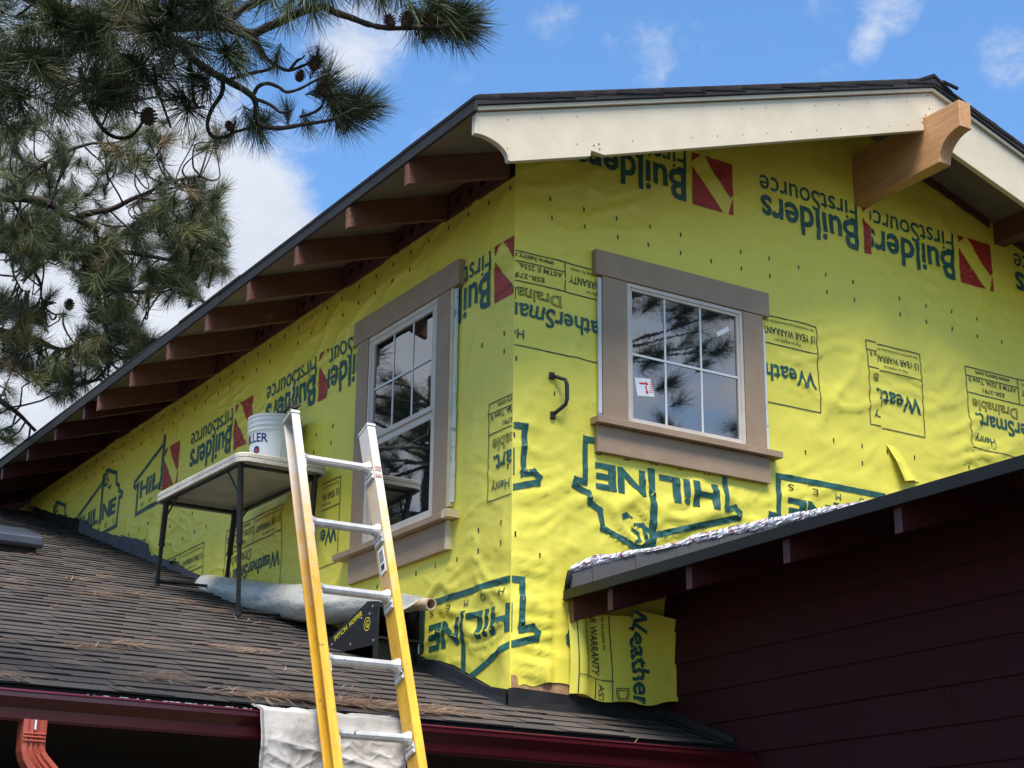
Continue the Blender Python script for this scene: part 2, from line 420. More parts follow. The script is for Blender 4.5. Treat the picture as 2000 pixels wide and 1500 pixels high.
SBOT = sorted([(-y, z) for y, z in [(6.995, 2.793), (7.026, 2.765), (7.096, 2.793), (7.24, 2.854), (7.363, 2.904), (7.516, 2.969), (7.673, 3.015), (7.833, 3.044),
    (8.3, 3.17), (9, 3.38), (10, 3.72), (10.6, 3.90), (11.0, 4.02), (11.12, 4.04), (11.32, 4.13), (11.45, 4.21), (11.71, 4.26), (11.87, 4.31), (12.1, 4.42), (12.16, 4.48),
    (12.59, 4.61), (12.77, 4.62), (12.98, 4.65), (13.09, 4.73), (13.22, 4.76), (13.42, 4.83), (13.82, 4.90), (14.14, 5.01), (14.27, 5.1), (14.62, 5.21), (15.0, 5.33), (15.2, 5.40)]])
GBOT = [(LX, 2.777), (4.376, 2.802), (4.44, 2.822), (4.491, 2.812), (4.56, 2.838), (4.644, 2.845), (4.697, 2.842), (4.75, 2.79), (5.0, 2.78), (5.29, 2.78), (9.3, 2.78)]
def wrap_mesh(w_, u0, u1, du, bot, top, hole):
    mb = MB(); nu = int(round((u1-u0)/du)); nzr = 150
    idx = {}; H_ = {}
    for i in range(nu+1):
        u = u0+(u1-u0)*i/nu; zb = bot(u); zt = top(u)
        for j in range(nzr+1):
            z = zb+(zt-zb)*j/nzr
            idx[i, j] = len(mb.v); H_[i, j] = relief(w_, u, z); mb.v.append((u, GY-H_[i, j], z) if w_ == 'G' else (LX-H_[i, j], -u, z))
    for i in range(nu):
        for j in range(nzr):
            a = mb.v[idx[i, j]]; u = a[0] if w_ == 'G' else -a[1]
            if hole[0] < u < hole[1]-.03 and hole[2] < a[2] < hole[3]-.03: continue
            mb.f.append((idx[i, j], idx[i+1, j], idx[i+1, j+1], idx[i, j+1]))
    HG[w_] = (u0, (u1-u0)/nu, nu, bot, top, nzr, H_)
    return mb
wg = wrap_mesh('G', LX-.0012, 9.28, .02, lambda u: interp(GBOT, u), lambda u: soff(u)-.004, (5.12, 5.76, 4.30, 4.93))
wrapG = wg.build('house_wrap', M['wrap'], house, smooth=True, label='yellow wrap on the gable wall')
ws = wrap_mesh('S', -LIM, -GY+.0012, .022, lambda u: interp(SBOT, u), lambda u: 5.47, (-8.45, -7.83, 3.85, 4.95))
wrapS = ws.build('house_wrap', M['wrap'], house, smooth=True, label='yellow wrap on the side wall under the eave')

# ---- printing on the wrap
_fc = {}
def textbm(body, bold=0.0, outline=0.0):
    key = (body, bold, outline)
    if key not in _fc:
        c = bpy.data.curves.new('t', 'FONT'); c.body = body; c.resolution_u = 3
        if outline:
            c.fill_mode = 'NONE'; c.bevel_depth = outline; c.bevel_resolution = 0
        else:
            c.offset = bold
        o = bpy.data.objects.new('t', c); COL.objects.link(o)
        dg = bpy.context.evaluated_depsgraph_get()
        me = bpy.data.meshes.new_from_object(o.evaluated_get(dg))
        vs = [(v.co.x, v.co.y) for v in me.vertices]; fs = [tuple(p.vertices) for p in me.polygons]
        bpy.data.objects.remove(o); bpy.data.curves.remove(c); bpy.data.meshes.remove(me)
        x0 = min(v[0] for v in vs); x1 = max(v[0] for v in vs); y1 = max(v[1] for v in vs)
        _fc[key] = ([((x-x0)/(x1-x0), y/y1) for x, y in vs], fs)
    return _fc[key]
class Print:
    """flat artwork in (u, z) wall metres"""
    def __init__(s): s.v = []; s.f = []
    def text(s, body, u0, z0, width, cap, rot=180, bold=.02, outline=0):
        vs, fs = textbm(body, bold, outline); b = len(s.v)
        for x, y in vs:
            x *= width; y *= cap
            if rot == 180: x, y = -x, -y
            elif rot == -90: x, y = y, -x
            s.v.append((u0+x, z0+y))
        s.f += [tuple(b+i for i in f) for f in fs]; return s
    def poly(s, pts):
        b = len(s.v); s.v += list(pts); s.f.append(tuple(range(b, b+len(pts)))); return s
    def line(s, pts, wd):
        for (a, c) in zip(pts, pts[1:]):
            dx, dz = c[0]-a[0], c[1]-a[1]; l = math.hypot(dx, dz)
            if l < 1e-6: continue
            dx *= wd/2/l; dz *= wd/2/l
            s.poly([(a[0]-dx+dz, a[1]-dz-dx), (c[0]+dx+dz, c[1]+dz-dx), (c[0]+dx-dz, c[1]+dz+dx), (a[0]-dx-dz, a[1]-dz+dx)])
        return s
    def moved(s, fn):
        p = Print(); p.v = [fn(*q) for q in s.v]; p.f = list(s.f); return p
def put(pr, w_, m, parent, name, clip=(-99, 99, -99, 99), off=.0032):
    bm = bmesh.new(); vs = [bm.verts.new((a, b_, 0)) for a, b_ in pr.v]
    for f in pr.f:
        try: bm.faces.new([vs[i] for i in f])
        except ValueError: pass
    for co, no in (((clip[0], 0, 0), (-1, 0, 0)), ((clip[1], 0, 0), (1, 0, 0)), ((0, clip[2], 0), (0, -1, 0)), ((0, clip[3], 0), (0, 1, 0))):
        if abs(co[0])+abs(co[1]) > 90: continue
        bmesh.ops.bisect_plane(bm, geom=bm.verts[:]+bm.edges[:]+bm.faces[:], plane_co=co, plane_no=no, clear_outer=True)
    if not bm.faces: bm.free(); return None
    bmesh.ops.triangulate(bm, faces=bm.faces[:])
    for _ in range(5):
        es = [e for e in bm.edges if e.calc_length() > .024]
        if not es: break
        bmesh.ops.subdivide_edges(bm, edges=es, cuts=1); bmesh.ops.triangulate(bm, faces=bm.faces[:])
    R = rootloc(parent)
    for v in bm.verts:
        v.co = Vector(onwall(w_, v.co.x, v.co.y, off))-R
    me = bpy.data.meshes.new(name); bm.to_mesh(me); bm.free(); me.materials.append(m)
    return link(name, me, parent)

def supplier(ub, z0):
    """two line word mark, upside down; ub = end of the B, z0 = base line of the large word"""
    p = Print(); p.text('Builders', ub, z0, .745, .182, bold=.022)
    q = Print(); q.text('FirstSource', ub+.004, z0+.128, .75, .128, bold=.006); return p, q
def supplier_logo(ub, z0):
    p = Print(); x0 = ub+.045; W, H, zt = .290, .318, z0+.135
    for q in ([(0, 0), (.22, 0), (0, .17)], [(.30, 0), (1, 0), (1, .62), (.93, .68), (.60, .36), (.40, .10)],
              [(0, .27), (.35, .60), (.75, 1), (0, 1)], [(1, .66), (1, 1), (.88, 1)]):
        p.poly([(x0+a*W, zt-b_*H) for a, b_ in q])
    return p
def wlabel(ul, z0):
    """ul = image-left edge, z0 = top edge (the print is upside down); returns (thin dark, green)"""
    W, H = .90, .515; ur = ul+W; d = Print(); gn = Print(); t = .006
    d.line([(ul, z0), (ur, z0), (ur, z0-H), (ul, z0-H), (ul, z0)], t)
    d.line([(ul, z0-.165), (ur, z0-.165)], t); d.line([(ul+.455, z0), (ul+.455, z0-.165)], t); d.line([(ul, z0-.056), (ul+.455, z0-.056)], t)
    d.text('www.henry.com', ul+.385, z0-.012, .30, .030, bold=.01)
    d.text('ASTM E 2556, Type II', ul+.435, z0-.066, .41, .029, bold=.01)
    d.text('ESR-3791', ul+.325, z0-.118, .19, .028, bold=.01)
    d.text('15 YEAR WARRANTY', ur-.018, z0-.066, .40, .042, bold=.012)
    d.text('See www.henry.com/warranty for details', ur-.02, z0-.022, .39, .018, bold=0)
    d.text('May be eligible for', ur-.12, z0-.128, .19, .018, bold=0)
    d.text('Drainable', ul+.43, z0-.20, .39, .068, outline=.018)
    gn.text('WeatherSmart.', ur-.02, z0-.288, .83, .098, bold=.018)
    g2 = Print(); g2.text('Henry', ul+.205, z0-.43, .17, .048, bold=.012)
    return d, gn, g2
def builder_logo():
    """in the frame of the copy under the gable window"""
    p = Print(); t = .033
    p.line([(5.702, 4.098), (4.799, 4.098), (4.790, 3.868), (4.735, 3.872), (4.726, 3.842), (4.806, 3.812), (4.821, 3.766), (4.884, 3.735), (4.899, 3.644),
            (5.026, 3.601), (5.105, 3.571), (5.15, 3.572), (5.178, 3.605)], t)
    p.line([(5.702, 4.098), (5.696, 3.855), (5.760, 3.872), (5.790, 3.850), (5.782, 3.822), (5.225, 3.652)], t)
    p.line([(5.213, 3.985), (5.210, 3.60)], .044)
    p.line([(5.10, 3.688), (5.15, 3.694), (5.19, 3.668), (5.21, 3.64)], .022); p.line([(5.155, 3.69), (5.165, 3.645), (5.178, 3.605)], .024)
    p.line([(5.085, 3.662), (5.118, 3.645), (5.128, 3.612), (5.105, 3.60)], .018)
    p.poly([(5.005, 3.728), (5.023, 3.701), (5.043, 3.717), (5.095, 3.722), (5.043, 3.748)])
    p.text('H', 5.649, 3.976, .172, .134, bold=.035); p.text('i', 5.458, 3.976, .044, .134, bold=.03); p.text('L', 5.396, 3.976, .135, .134, bold=.04)
    p.text('N', 5.171, 3.978, .176, .134, bold=.035); p.text('E', 4.985, 3.978, .130, .134, bold=.04)
    return p
def homes():
    return [Print().text(ch, 4.90+.175*i, 4.062, .040, .036, bold=0) for i, ch in enumerate('SEMOH')]
def place_set(kind, w_, parent, clip, *args, fn=None):
    fn = fn or (lambda a, b_: (a, b_))
    if kind == 'sup':
        for q in supplier(*args): put(q.moved(fn), w_, M['ink'], parent, 'supplier_lettering', clip)
        put(supplier_logo(*args).moved(fn), w_, M['inkr'], parent, 'supplier_emblem', clip)
    elif kind == 'lab':
        d, gn, g2 = wlabel(*args); put(d.moved(fn), w_, M['inkd'], parent, 'product_lettering', clip)
        for q in (gn, g2): put(q.moved(fn), w_, M['ink'], parent, 'product_name_lettering', clip, .0042)
    else:
        put(builder_logo().moved(fn), w_, M['ink'], parent, 'builder_emblem', clip)
        for q in homes(): put(q.moved(fn), w_, M['inkd'], parent, 'builder_letter', clip)
C1 = (LX+.002, 6.866, -99, 99); C2 = (6.870, 9.2, -99, 99)
for ub in (5.484, 6.768): place_set('sup', 'G', wrapG, C1, ub, 5.767)
for ub in (7.562, 8.848): place_set('sup', 'G', wrapG, C2, ub, 5.752)
for ul in (4.215, 5.50, 6.785): place_set('lab', 'G', wrapG, C1, ul, 5.038 if ul < 5 else 5.030)
for ul in (6.310, 7.590): place_set('lab', 'G', wrapG, C2, ul, 5.020)
for k in (-1, 0, 1): place_set('hil', 'G', wrapG, C1, fn=lambda a, b_, k=k: (a+1.276*k, b_))
A1 = (-9.133, -7.002, -99, 99); B1 = (-11.857, -9.137, -99, 99); D1 = (-15.1, -11.862, -99, 99)
for ub in (-7.23, -8.53): place_set('sup', 'S', wrapS, A1, ub, 4.985)
for ub in (-9.30, -10.60, -11.90): place_set('sup', 'S', wrapS, B1, ub, 4.992)
for ul in (-7.22, -8.51, -9.80): place_set('lab', 'S', wrapS, A1, ul, 4.262)
for ul in (-10.575, -11.86): place_set('lab', 'S', wrapS, (-11.85, -9.137, -99, 99), ul, 4.255)
fnl = lambda a, b_: (a-12.643, b_-.775)
place_set('hil', 'S', wrapS, A1, fn=fnl)
place_set('hil', 'S', wrapS, A1, fn=lambda a, b_: (a-12.643-1.276, b_-.775))
place_set('hil', 'G', wrapG, (LX+.002, 4.69, -99, 3.34), fn=lambda a, b_: (a-12.643+GY+LX, b_-.775))
for tip in (12.465, 13.79, 15.05):
    place_set('hil', 'S', wrapS, D1, fn=lambda a, b_, tip=tip: (-tip+(5.79-a), 4.725+(4.11-b_)*.98))
# staples
def staples(w_, parent, rows):
    mb = MB()
    for z, u0, u1, stp in rows:
        u = u0
        while u < u1:
            if random.random() < .93 and rectd(u, z, WIN_G if w_ == 'G' else WIN_S) > .02:
                uu, zz, hh = u+random.uniform(-.006, .006), z+random.uniform(-.006, .006), .012
                a = random.uniform(-.15, .15)*hh
                w2 = .0032
                P = [onwall(w_, uu-w2-a, zz-hh, .004), onwall(w_, uu+w2-a, zz-hh, .004), onwall(w_, uu+w2+a, zz+hh, .004), onwall(w_, uu-w2+a, zz+hh, .004)]
                Q = [onwall(w_, uu-w2-a, zz-hh, .0), onwall(w_, uu+w2-a, zz-hh, .0), onwall(w_, uu+w2+a, zz+hh, .0), onwall(w_, uu-w2+a, zz+hh, .0)]
                mb.add(P+Q, [(0, 1, 2, 3), (0, 4, 5, 1), (1, 5, 6, 2), (2, 6, 7, 3), (3, 7, 4, 0)])
            u += stp
    mb.build('staples', M['staple'], parent, kind='stuff')
staples('G', wrapG, [(5.376, 4.582, 6.85, .213), (5.267, 4.582, 6.85, .213), (5.352, 7.07, 9, .217), (5.244, 7.07, 9, .217), (4.268, 6.06, 6.85, .215), (4.371, 6.06, 6.85, .215),
                     (4.396, 4.59, 4.8, .215), (4.30, 4.60, 4.8, .22), (4.37, 6.90, 9, .217), (4.21, 6.98, 9, .23), (3.46, 4.52, 4.7, .2), (4.9, 4.372, 4.38, .2), (4.45, 4.372, 4.38, .2), (4.05, 4.376, 4.38, .2), (3.55, 4.376, 4.38, .2)])
staples('S', wrapS, [(5.406, -14.5, -7.0, .213), (5.30, -14.5, -7.9, .213), (4.612, -7.30, -7.05, .216), (4.51, -7.30, -7.05, .216), (4.6, -9.9, -8.9, .215), (4.5, -12.5, -8.9, .215), (3.624, -7.52, -7.05, .216),
                     (3.513, -8.6, -7.05, .216), (4.61, -14, -12.0, .215), (4.36, -11.8, -9.3, .215), (3.9, -7.03, -7.02, .2), (4.2, -7.03, -7.02, .2), (4.85, -7.03, -7.02, .2)])

# loose flap of wrap under the wing eave
def flap_pt(a, b_):
    """a 0..1 across, b_ 0..1 up"""
    u = 4.685+(5.325-4.685)*a
    zb = 2.795-.028*math.sin(a*3.1)+.075*max(0, a-.75)*4*(a-.75)+.008*math.sin(a*17)
    zt = 3.185+.03*a
    if a > .55: zt = 3.24-.04*(a-.55)/.45
    z = zb+(zt-zb)*b_
    y = GY-.022-.085*math.sin(min(1, a*1.25)*math.pi*.5)**2-.020*math.sin(a*6.0+b_*1.0)*a-.012*math.sin(b_*4+a*2)
    y -= .028*math.exp(-((a-.10)/.07)**2)
    if a > .93: y += .55*(a-.93)
    return (u, y, z)
fl = MB(); na, nb = 60, 40
for i in range(na+1):
    for j in range(nb+1): fl.v.append(flap_pt(i/na, j/nb))
for i in range(na):
    for j in range(nb): fl.f.append((i*(nb+1)+j, (i+1)*(nb+1)+j, (i+1)*(nb+1)+j+1, i*(nb+1)+j+1))
flap = fl.build('house_wrap', M['wrap'], house, smooth=True, label='loose curling end of yellow wrap under the lower eave')
def put_flap(pr, m, name):
    bm = bmesh.new(); vs = [bm.verts.new((a, b_, 0)) for a, b_ in pr.v]
    for f in pr.f:
        try: bm.faces.new([vs[i] for i in f])
        except ValueError: pass
    for co, no in (((0, .01, 0), (0, -1, 0)), ((0, .99, 0), (0, 1, 0)), ((.0, 0, 0), (-1, 0, 0)), ((.99, 0, 0), (1, 0, 0))):
        bmesh.ops.bisect_plane(bm, geom=bm.verts[:]+bm.edges[:]+bm.faces[:], plane_co=co, plane_no=no, clear_outer=True)
    bmesh.ops.triangulate(bm, faces=bm.faces[:])
    for _ in range(3):
        es = [e for e in bm.edges if e.calc_length() > .03]
        if not es: break
        bmesh.ops.subdivide_edges(bm, edges=es, cuts=1); bmesh.ops.triangulate(bm, faces=bm.faces[:])
    R = rootloc(flap)
    for v in bm.verts:
        p = Vector(flap_pt(v.co.x, v.co.y)); p.y -= .006; v.co = p-R
    me = bpy.data.meshes.new(name); bm.to_mesh(me); bm.free(); me.materials.append(m); link(name, me, flap)
fu = lambda u: (u-4.70)/.625
fz = lambda z: (z-2.79)/.43
fmap = lambda a, b_: (fu(a), fz(b_))
p = Print(); p.text('WeatherSmart', 5.022, 3.262, .80, .098, rot=-90, bold=.024)
put_flap(p.moved(fmap), M['ink'], 'product_name_lettering')
p = Print(); p.text('15 YEAR WARRANTY', 4.808, 3.33, .42, .040, rot=-90, bold=.012); p.text('ASTM E 2556', 4.845, 2.872, .30, .028, rot=-90, bold=.01)
p.text('www.henry.com/warranty for details', 4.775, 3.28, .40, .016, rot=-90, bold=0); p.text('May be eligible for', 4.873, 3.22, .18, .018, rot=-90, bold=0)
for u in (4.735, 4.915, 5.292): p.line([(u, 3.3), (u, 2.7)], .005)
p.line([(4.735, 2.892), (4.915, 2.892)], .005); p.line([(4.83, 2.892), (4.83, 2.7)], .005)
p.text('Drainable', 4.935, 2.855, .39, .065, rot=-90, outline=.018)
put_flap(p.moved(fmap), M['inkd'], 'product_lettering')
p = Print(); p.line([(4.715, 3.10), (4.700, 3.098), (4.689, 3.075), (4.692, 3.045), (4.708, 3.03)], .02)
put(p, 'G', M['ink'], wrapG, 'builder_emblem', (LX, 4.74, 2.9, 3.2), .004)

# folded corner of the lapped sheet just above the wing eave
fd = MB(); nn = 14
for i in range(nn+1):
    t = i/nn; z = 4.408+(4.196-4.408)*t; ul = 6.893+(6.984-6.893)*t; ur = 6.985+(7.14-6.985)*t
    for j in range(nn+1):
        a = j/nn; u = ul+(ur-ul)*a; zz = z+.03*a*t
        hh = relief('G', u, zz)+.002+(.060*t**.7)*math.cos(a*math.pi/2)**1.3+.006*math.sin(a*9+t*4)*t
        if j == 0: hh -= .012*t
        fd.v.append((u, GY-hh, zz))
for i in range(nn):
    for j in range(nn): fd.f.append((i*(nn+1)+j, (i+1)*(nn+1)+j, (i+1)*(nn+1)+j+1, i*(nn+1)+j+1))
fd.build('house_wrap', M['wrap'], house, smooth=True, label='small folded up corner of yellow wrap just above the wing eave')

# ---- windows
def trim(u0, u1, z0, z1, d0, d1, w_):
    if w_ == 'G': return MB().box(u0, u1, GY-d1, GY-d0, z0, z1)
    return MB().box(LX-d1, LX-d0, -u1, -u0, z0, z1)
def ring(mb, w_, u0, u1, z0, z1, t, d0, d1):
    for a in ((u0, u1, z1-t, z1), (u0, u1, z0, z0+t), (u0, u0+t, z0+t, z1-t), (u1-t, u1, z0+t, z1-t)):
        q = trim(*a, d0, d1, w_); mb.add(q.v, q.f)
# gable window
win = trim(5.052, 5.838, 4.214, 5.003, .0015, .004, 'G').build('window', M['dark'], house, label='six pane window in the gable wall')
tr = lambda nm, a, m='casing', w_='G', par=None: trim(*a, w_).build(nm, M[m], par, bevel=.002)
tr('head_casing', (4.845, 6.028, 5.005, 5.146, .001, .040), par=win)
tr('side_casing', (4.892, 5.050, 4.2175, 5.0035, .001, .034), par=win)
tr('side_casing', (5.840, 5.982, 4.2175, 5.0035, .001, .034), par=win)
tr('sill', (4.831, 6.057, 4.180, 4.216, .001, .075), par=win)
tr('apron', (4.855, 5.996, 4.036, 4.1785, .001, .034), par=win)
mb = MB(); ring(mb, 'G', 5.0525, 5.8375, 4.2175, 5.0025, .022, .006, .030); mb.build('frame', M['frame'], win, bevel=.002)
mb = MB(); ring(mb, 'G', 5.072, 5.818, 4.237, 4.983, .018, .006, .0225); mb.build('sash', M['frame'], win, bevel=.002)
trim(5.089, 5.801, 4.255, 4.966, .007, .011, 'G').build('glass_pane', M['glass'], win)
for x in (5.311, 5.553): trim(x-.006, x+.006, 4.2555, 4.9655, .0112, .0145, 'G').build('muntin', M['muntin'], win)
trim(5.0895, 5.8005, 4.604, 4.616, .0147, .017, 'G').build('muntin', M['muntin'], win)
def flatpoly(pts, w_, d, m, par, name, th=.0008):
    P = [(u, GY-d, z) if w_ == 'G' else (LX-d, -u, z) for u, z in pts]
    return MB().prism(P, (0, -th, 0) if w_ == 'G' else (-th, 0, 0)).build(name, m, par)
flatpoly([(5.108, 4.483), (5.212, 4.495), (5.236, 4.400), (5.124, 4.386)], 'G', .0115, M['white'], win, 'sticker')
ar = MB()
for q in ([(5.135, 4.462), (5.178, 4.467), (5.180, 4.476), (5.196, 4.462), (5.184, 4.449), (5.181, 4.457), (5.138, 4.452)],
          [(5.183, 4.449), (5.173, 4.448), (5.182, 4.421), (5.174, 4.418), (5.190, 4.404), (5.199, 4.424), (5.191, 4.422)]):
    ar.prism([(u, GY-.0124, z) for u, z in q], (0, -.0005, 0))
for k in range(6): ar.box(5.203+.0035*k*.3, 5.223+.0035*k*.3, GY-.0129, GY-.0124, 4.418+.011*k, 4.422+.011*k)
ar.build('sticker_print', M['redl'], win)
flatpoly([(5.665, 4.848), (5.748, 4.900), (5.757, 4.876), (5.674, 4.824)], 'G', .0115, M['white'], win, 'sticker')
for u0, zt in ((4.872, 4.995), (5.984, 4.93)):
    n = 14; tp = MB()
    for i in range(n):
        z1 = zt-(zt-4.23)*i/n; z0 = zt-(zt-4.23)*(i+1)/n-.0005
        tp.box(u0-.002+.003*nz(i*.9, u0), u0+.018, GY-.0245, GY-.012, z0, z1)
    tp.build('flashing_tape', M['tape'], win)
# side window
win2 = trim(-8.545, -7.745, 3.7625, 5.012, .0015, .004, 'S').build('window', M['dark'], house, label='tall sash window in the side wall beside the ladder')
trs = lambda nm, a, m='casing': trim(*a, 'S').build(nm, M[m], win2, bevel=.002)
trs('head_casing', (-8.732, -7.502, 5.014, 5.158, .001, .040))
trs('side_casing', (-8.690, -8.550, 3.7625, 5.0125, .001, .034))
trs('side_casing', (-7.742, -7.600, 3.7625, 5.0125, .001, .034))
trim(-7.5985, -7.570, 3.80, 5.0125, .001, .030, 'S').build('raw_casing_edge', M['rawtrim'], win2)
trs('sill', (-8.822, -7.565, 3.727, 3.761, .001, .078))
trim(-7.5645, -7.505, 3.7275, 3.770, .001, .076, 'S').build('raw_casing_edge', M['rawtrim'], win2)
trs('apron', (-8.700, -7.600, 3.573, 3.7255, .001, .034))
trim(-7.5985, -7.570, 3.574, 3.725, .001, .0335, 'S').build('raw_casing_edge', M['rawtrim'], win2)
mb = MB(); ring(mb, 'S', -8.545, -7.745, 3.7635, 5.0115, .026, .006, .030); mb.build('frame', M['frame'], win2, bevel=.002)
mb = MB(); ring(mb, 'S', -8.517, -7.773, 4.376, 4.984, .030, .010, .026)
mb.build('upper_sash', M['frame'], win2, bevel=.002)
mb = MB(); ring(mb, 'S', -8.517, -7.773, 3.7905, 4.3745, .040, .006, .014); mb.build('lower_sash', M['frame'], win2, bevel=.0015)
trim(-8.486, -7.804, 4.407, 4.953, .011, .015, 'S').build('glass_pane', M['glass'], win2)
trim(-8.476, -7.814, 3.831, 4.334, .007, .010, 'S').build('glass_pane', M['glass'], win2)
for s_ in (-8.258, -8.031): trim(s_-.006, s_+.006, 4.4075, 4.9525, .0152, .0185, 'S').build('muntin', M['muntin'], win2)
trim(-8.4855, -7.8045, 4.674, 4.686, .0187, .0205, 'S').build('muntin', M['muntin'], win2)
tp = MB()
for i in range(16): tp.box(LX-.022, LX-.010, 7.548+.006*nz(i*.8, 4), 7.5695, 3.82+.074*i, 3.82+.074*(i+1)+.0005)
tp.build('flashing_tape', M['tape'], win2)

# ---- pull handle on the gable wall
hb = MB()
hb.tube([(4.588, GY-.016, 4.392), (4.604, GY-.026, 4.390), (4.638, GY-.060, 4.372), (4.644, GY-.066, 4.345), (4.645, GY-.066, 4.270), (4.640, GY-.060, 4.240), (4.612, GY-.03, 4.208), (4.596, GY-.016, 4.192)],
        [.010, .010, .010, .011, .011, .010, .010, .010], 8)
hd = hb.build('pull_handle', M['black'], house, smooth=True)
for q_ in ((4.570, 4.600, 4.375, 4.412), (4.578, 4.606, 4.165, 4.205)): MB().box(q_[0], q_[1], GY-.024, GY-.002, q_[2], q_[3]).build('handle_plate', M['black'], hd, bevel=.003)

# ---- main roof
YF = 6.392                        # front face of the barge boards
deck = MB()
XE, XW = 3.757, 2*RX-3.757
for (xa, xb) in ((XE, RX), (RX, XW)):
    deck.prism([(xa, YF+.004, soff(xa)), (xb, YF+.004, soff(xb)), (xb, YF+.004, soff(xb)+.024), (xa, YF+.004, soff(xa)+.024)], (0, 12.0, 0))
roof = deck.build('roof', M['soffit'], house, label='upper gable roof')
# shingle courses, each thin slab a little proud of the one below
def course_mesh(side, k):
    x0 = XE-.022+.137*k; x1 = x0+.30
    mb = MB(); y = YF-.030-random.uniform(0, .006)
    tlo = .034; n = int((18.2-y)/.9)
    zt = lambda x, h: soff(x)+.026+h
    ye = y
    while ye < 18.3:
        y2 = ye+random.uniform(.7, 1.05); lo = random.uniform(.0, .006); dx = random.uniform(-.004, .004)
        xx0, xx1 = x0+dx, min(x1, RX-.002)
        pts = [(xx0, zt(xx0, .012+lo)), (xx1, zt(xx1, .000)), (xx1, zt(xx1, .005)), (xx0, zt(xx0, .030+lo))]
        if side: pts = [(2*RX-a, z) for a, z in pts]
        mb.prism([(a, ye, z) for a, z in pts], (0, y2-ye-.003, 0)); ye = y2
    return mb
for side in (0, 1):
    for k in range(23):
        if XE+.137*k < RX-.1: course_mesh(side, k).build('shingle_course', M['shd'], roof)
rc = 0
yy = YF-.035
while yy < 17.5:
    h = .045+.012*random.random(); w2 = .14+.01*random.random(); zb = soff(RX)+.038
    mb = MB(); mb.prism([(RX-w2, yy, zb-.045+.006), (RX, yy, zb+h-.02), (RX+w2, yy, zb-.045+.006), (RX+w2, yy, zb-.045+.014+.006), (RX, yy, zb+h), (RX-w2, yy, zb-.045+.02)], (0, .31, -.012))
    if rc < 14 or True: mb.build('ridge_cap', M['shd'], roof)
    yy += .2; rc += 1
    if rc > 14: break
mb = MB(); mb.tube([(RX+.05, YF-.05, soff(RX)+.045), (RX+.16, YF-.055, soff(RX)+.03)], .012, 6); mb.build('ridge_cap', M['shd'], roof)
# drip edge metal
mb = MB(); mb.box(3.738, 3.754, YF-.03, 9.55, 5.388, 5.452); mb.build('drip_edge', M['drip'], roof, bevel=.003)
mb = MB(); mb.box(3.734, 3.750, 9.44, 18, 5.380, 5.444); mb.build('drip_edge', M['drip'], roof, bevel=.003)
for sgn in (0, 1):
    f = (lambda x: x) if not sgn else (lambda x: 2*RX-x)
    for nm, m, o0, o1, d0, d1 in (('drip_edge', 'drip', .022, .078, -.030, 0.0), ('rake_moulding', 'barge', -.002, .020, -.018, 0.0)):
        mb = MB()
        a = 3.752
        P = [(a, 5.400+o0), (RX, 5.400+SL*(RX-a)+o0), (RX, 5.400+SL*(RX-a)+o1), (a, 5.400+o1)]
        mb.prism([(f(x), YF+d0, z) for x, z in P], (0, d1-d0-.002+.02, 0)); mb.build(nm, M[m], roof, bevel=.002)
# barge boards
P = [(3.758, 5.395), (3.758, 5.286)]
for i in range(1, 11):
    a = math.pi/2*i/10; P.append((3.772+.173*math.sin(a), 5.195+.094*math.cos(a)))
P += [(3.952, 5.189), (4.420, 5.340), (4.426, 5.372), (4.500, 5.368), (4.520, 5.374), (6.750, 6.122), (6.752, 6.205), (RX, 6.2275), (RX, 5.398+SL*(RX-3.758)-.003)]
MB().prism([(x, YF, z) for x, z in P], (0, .034, 0)).build('barge_board', M['barge'], house, bevel=.0025)
P2 = [(2*RX-x, z) for x, z in P[:-4] if x < 4.3]+[(7.0, 6.03), (6.853, 6.08), (6.853, 6.205), (RX+.003, 6.2275), (RX+.003, 5.398+SL*(RX-3.758)-.003)]
MB().prism([(x, YF+.001, z) for x, z in P2], (0, .034, 0)).build('barge_board', M['barge'], house, bevel=.0025)
# screw heads at the joint
mb = MB()
for x, z in ((6.80, 6.36), (6.805, 6.275), (6.77, 6.225), (6.74, 6.17)): mb.tube([(x, YF+.004, z), (x, YF-.002, z)], .005, 6)
for q in range(16):
    x = 3.95+q*.18+random.uniform(-.03, .03)
    for o_ in (.05, .20):
        if random.random() < .6: mb.tube([(x, YF+.004, 5.398+SL*(x-3.758)-o_), (x, YF-.0012, 5.398+SL*(x-3.758)-o_)], .0035, 6)
for x, z in ((4.44, 5.405), (4.47, 5.42), (4.475, 5.395)): mb.tube([(x, YF+.004, z), (x, YF-.0012, z)], .005, 6)
mb.build('screw_heads', M['cedar'], house, kind='stuff')
# ridge beam with a cove cut end
P = [(7.04, 5.88), (6.298, 5.885)]
for i in range(1, 10):
    a = math.pi/2*i/10; P.append((6.125+.173*math.cos(a)-.0, 6.041-.150*1+.150*math.sin(a)*1.0 if False else 5.892+.149*math.sin(a)))
P += [(6.125, 6.041), (6.122, 6.204), (7.04, 6.206)]
MB().prism([(6.7555, y, z) for y, z in P], (.0915, 0, 0)).build('ridge_beam', M['beam'], house, bevel=.003)
mb = MB(); mb.box(7.94, 8.03, YF+.037, 7.0, 5.90, 6.045); mb.build('outlooker', M['cedar'], house, bevel=.003)
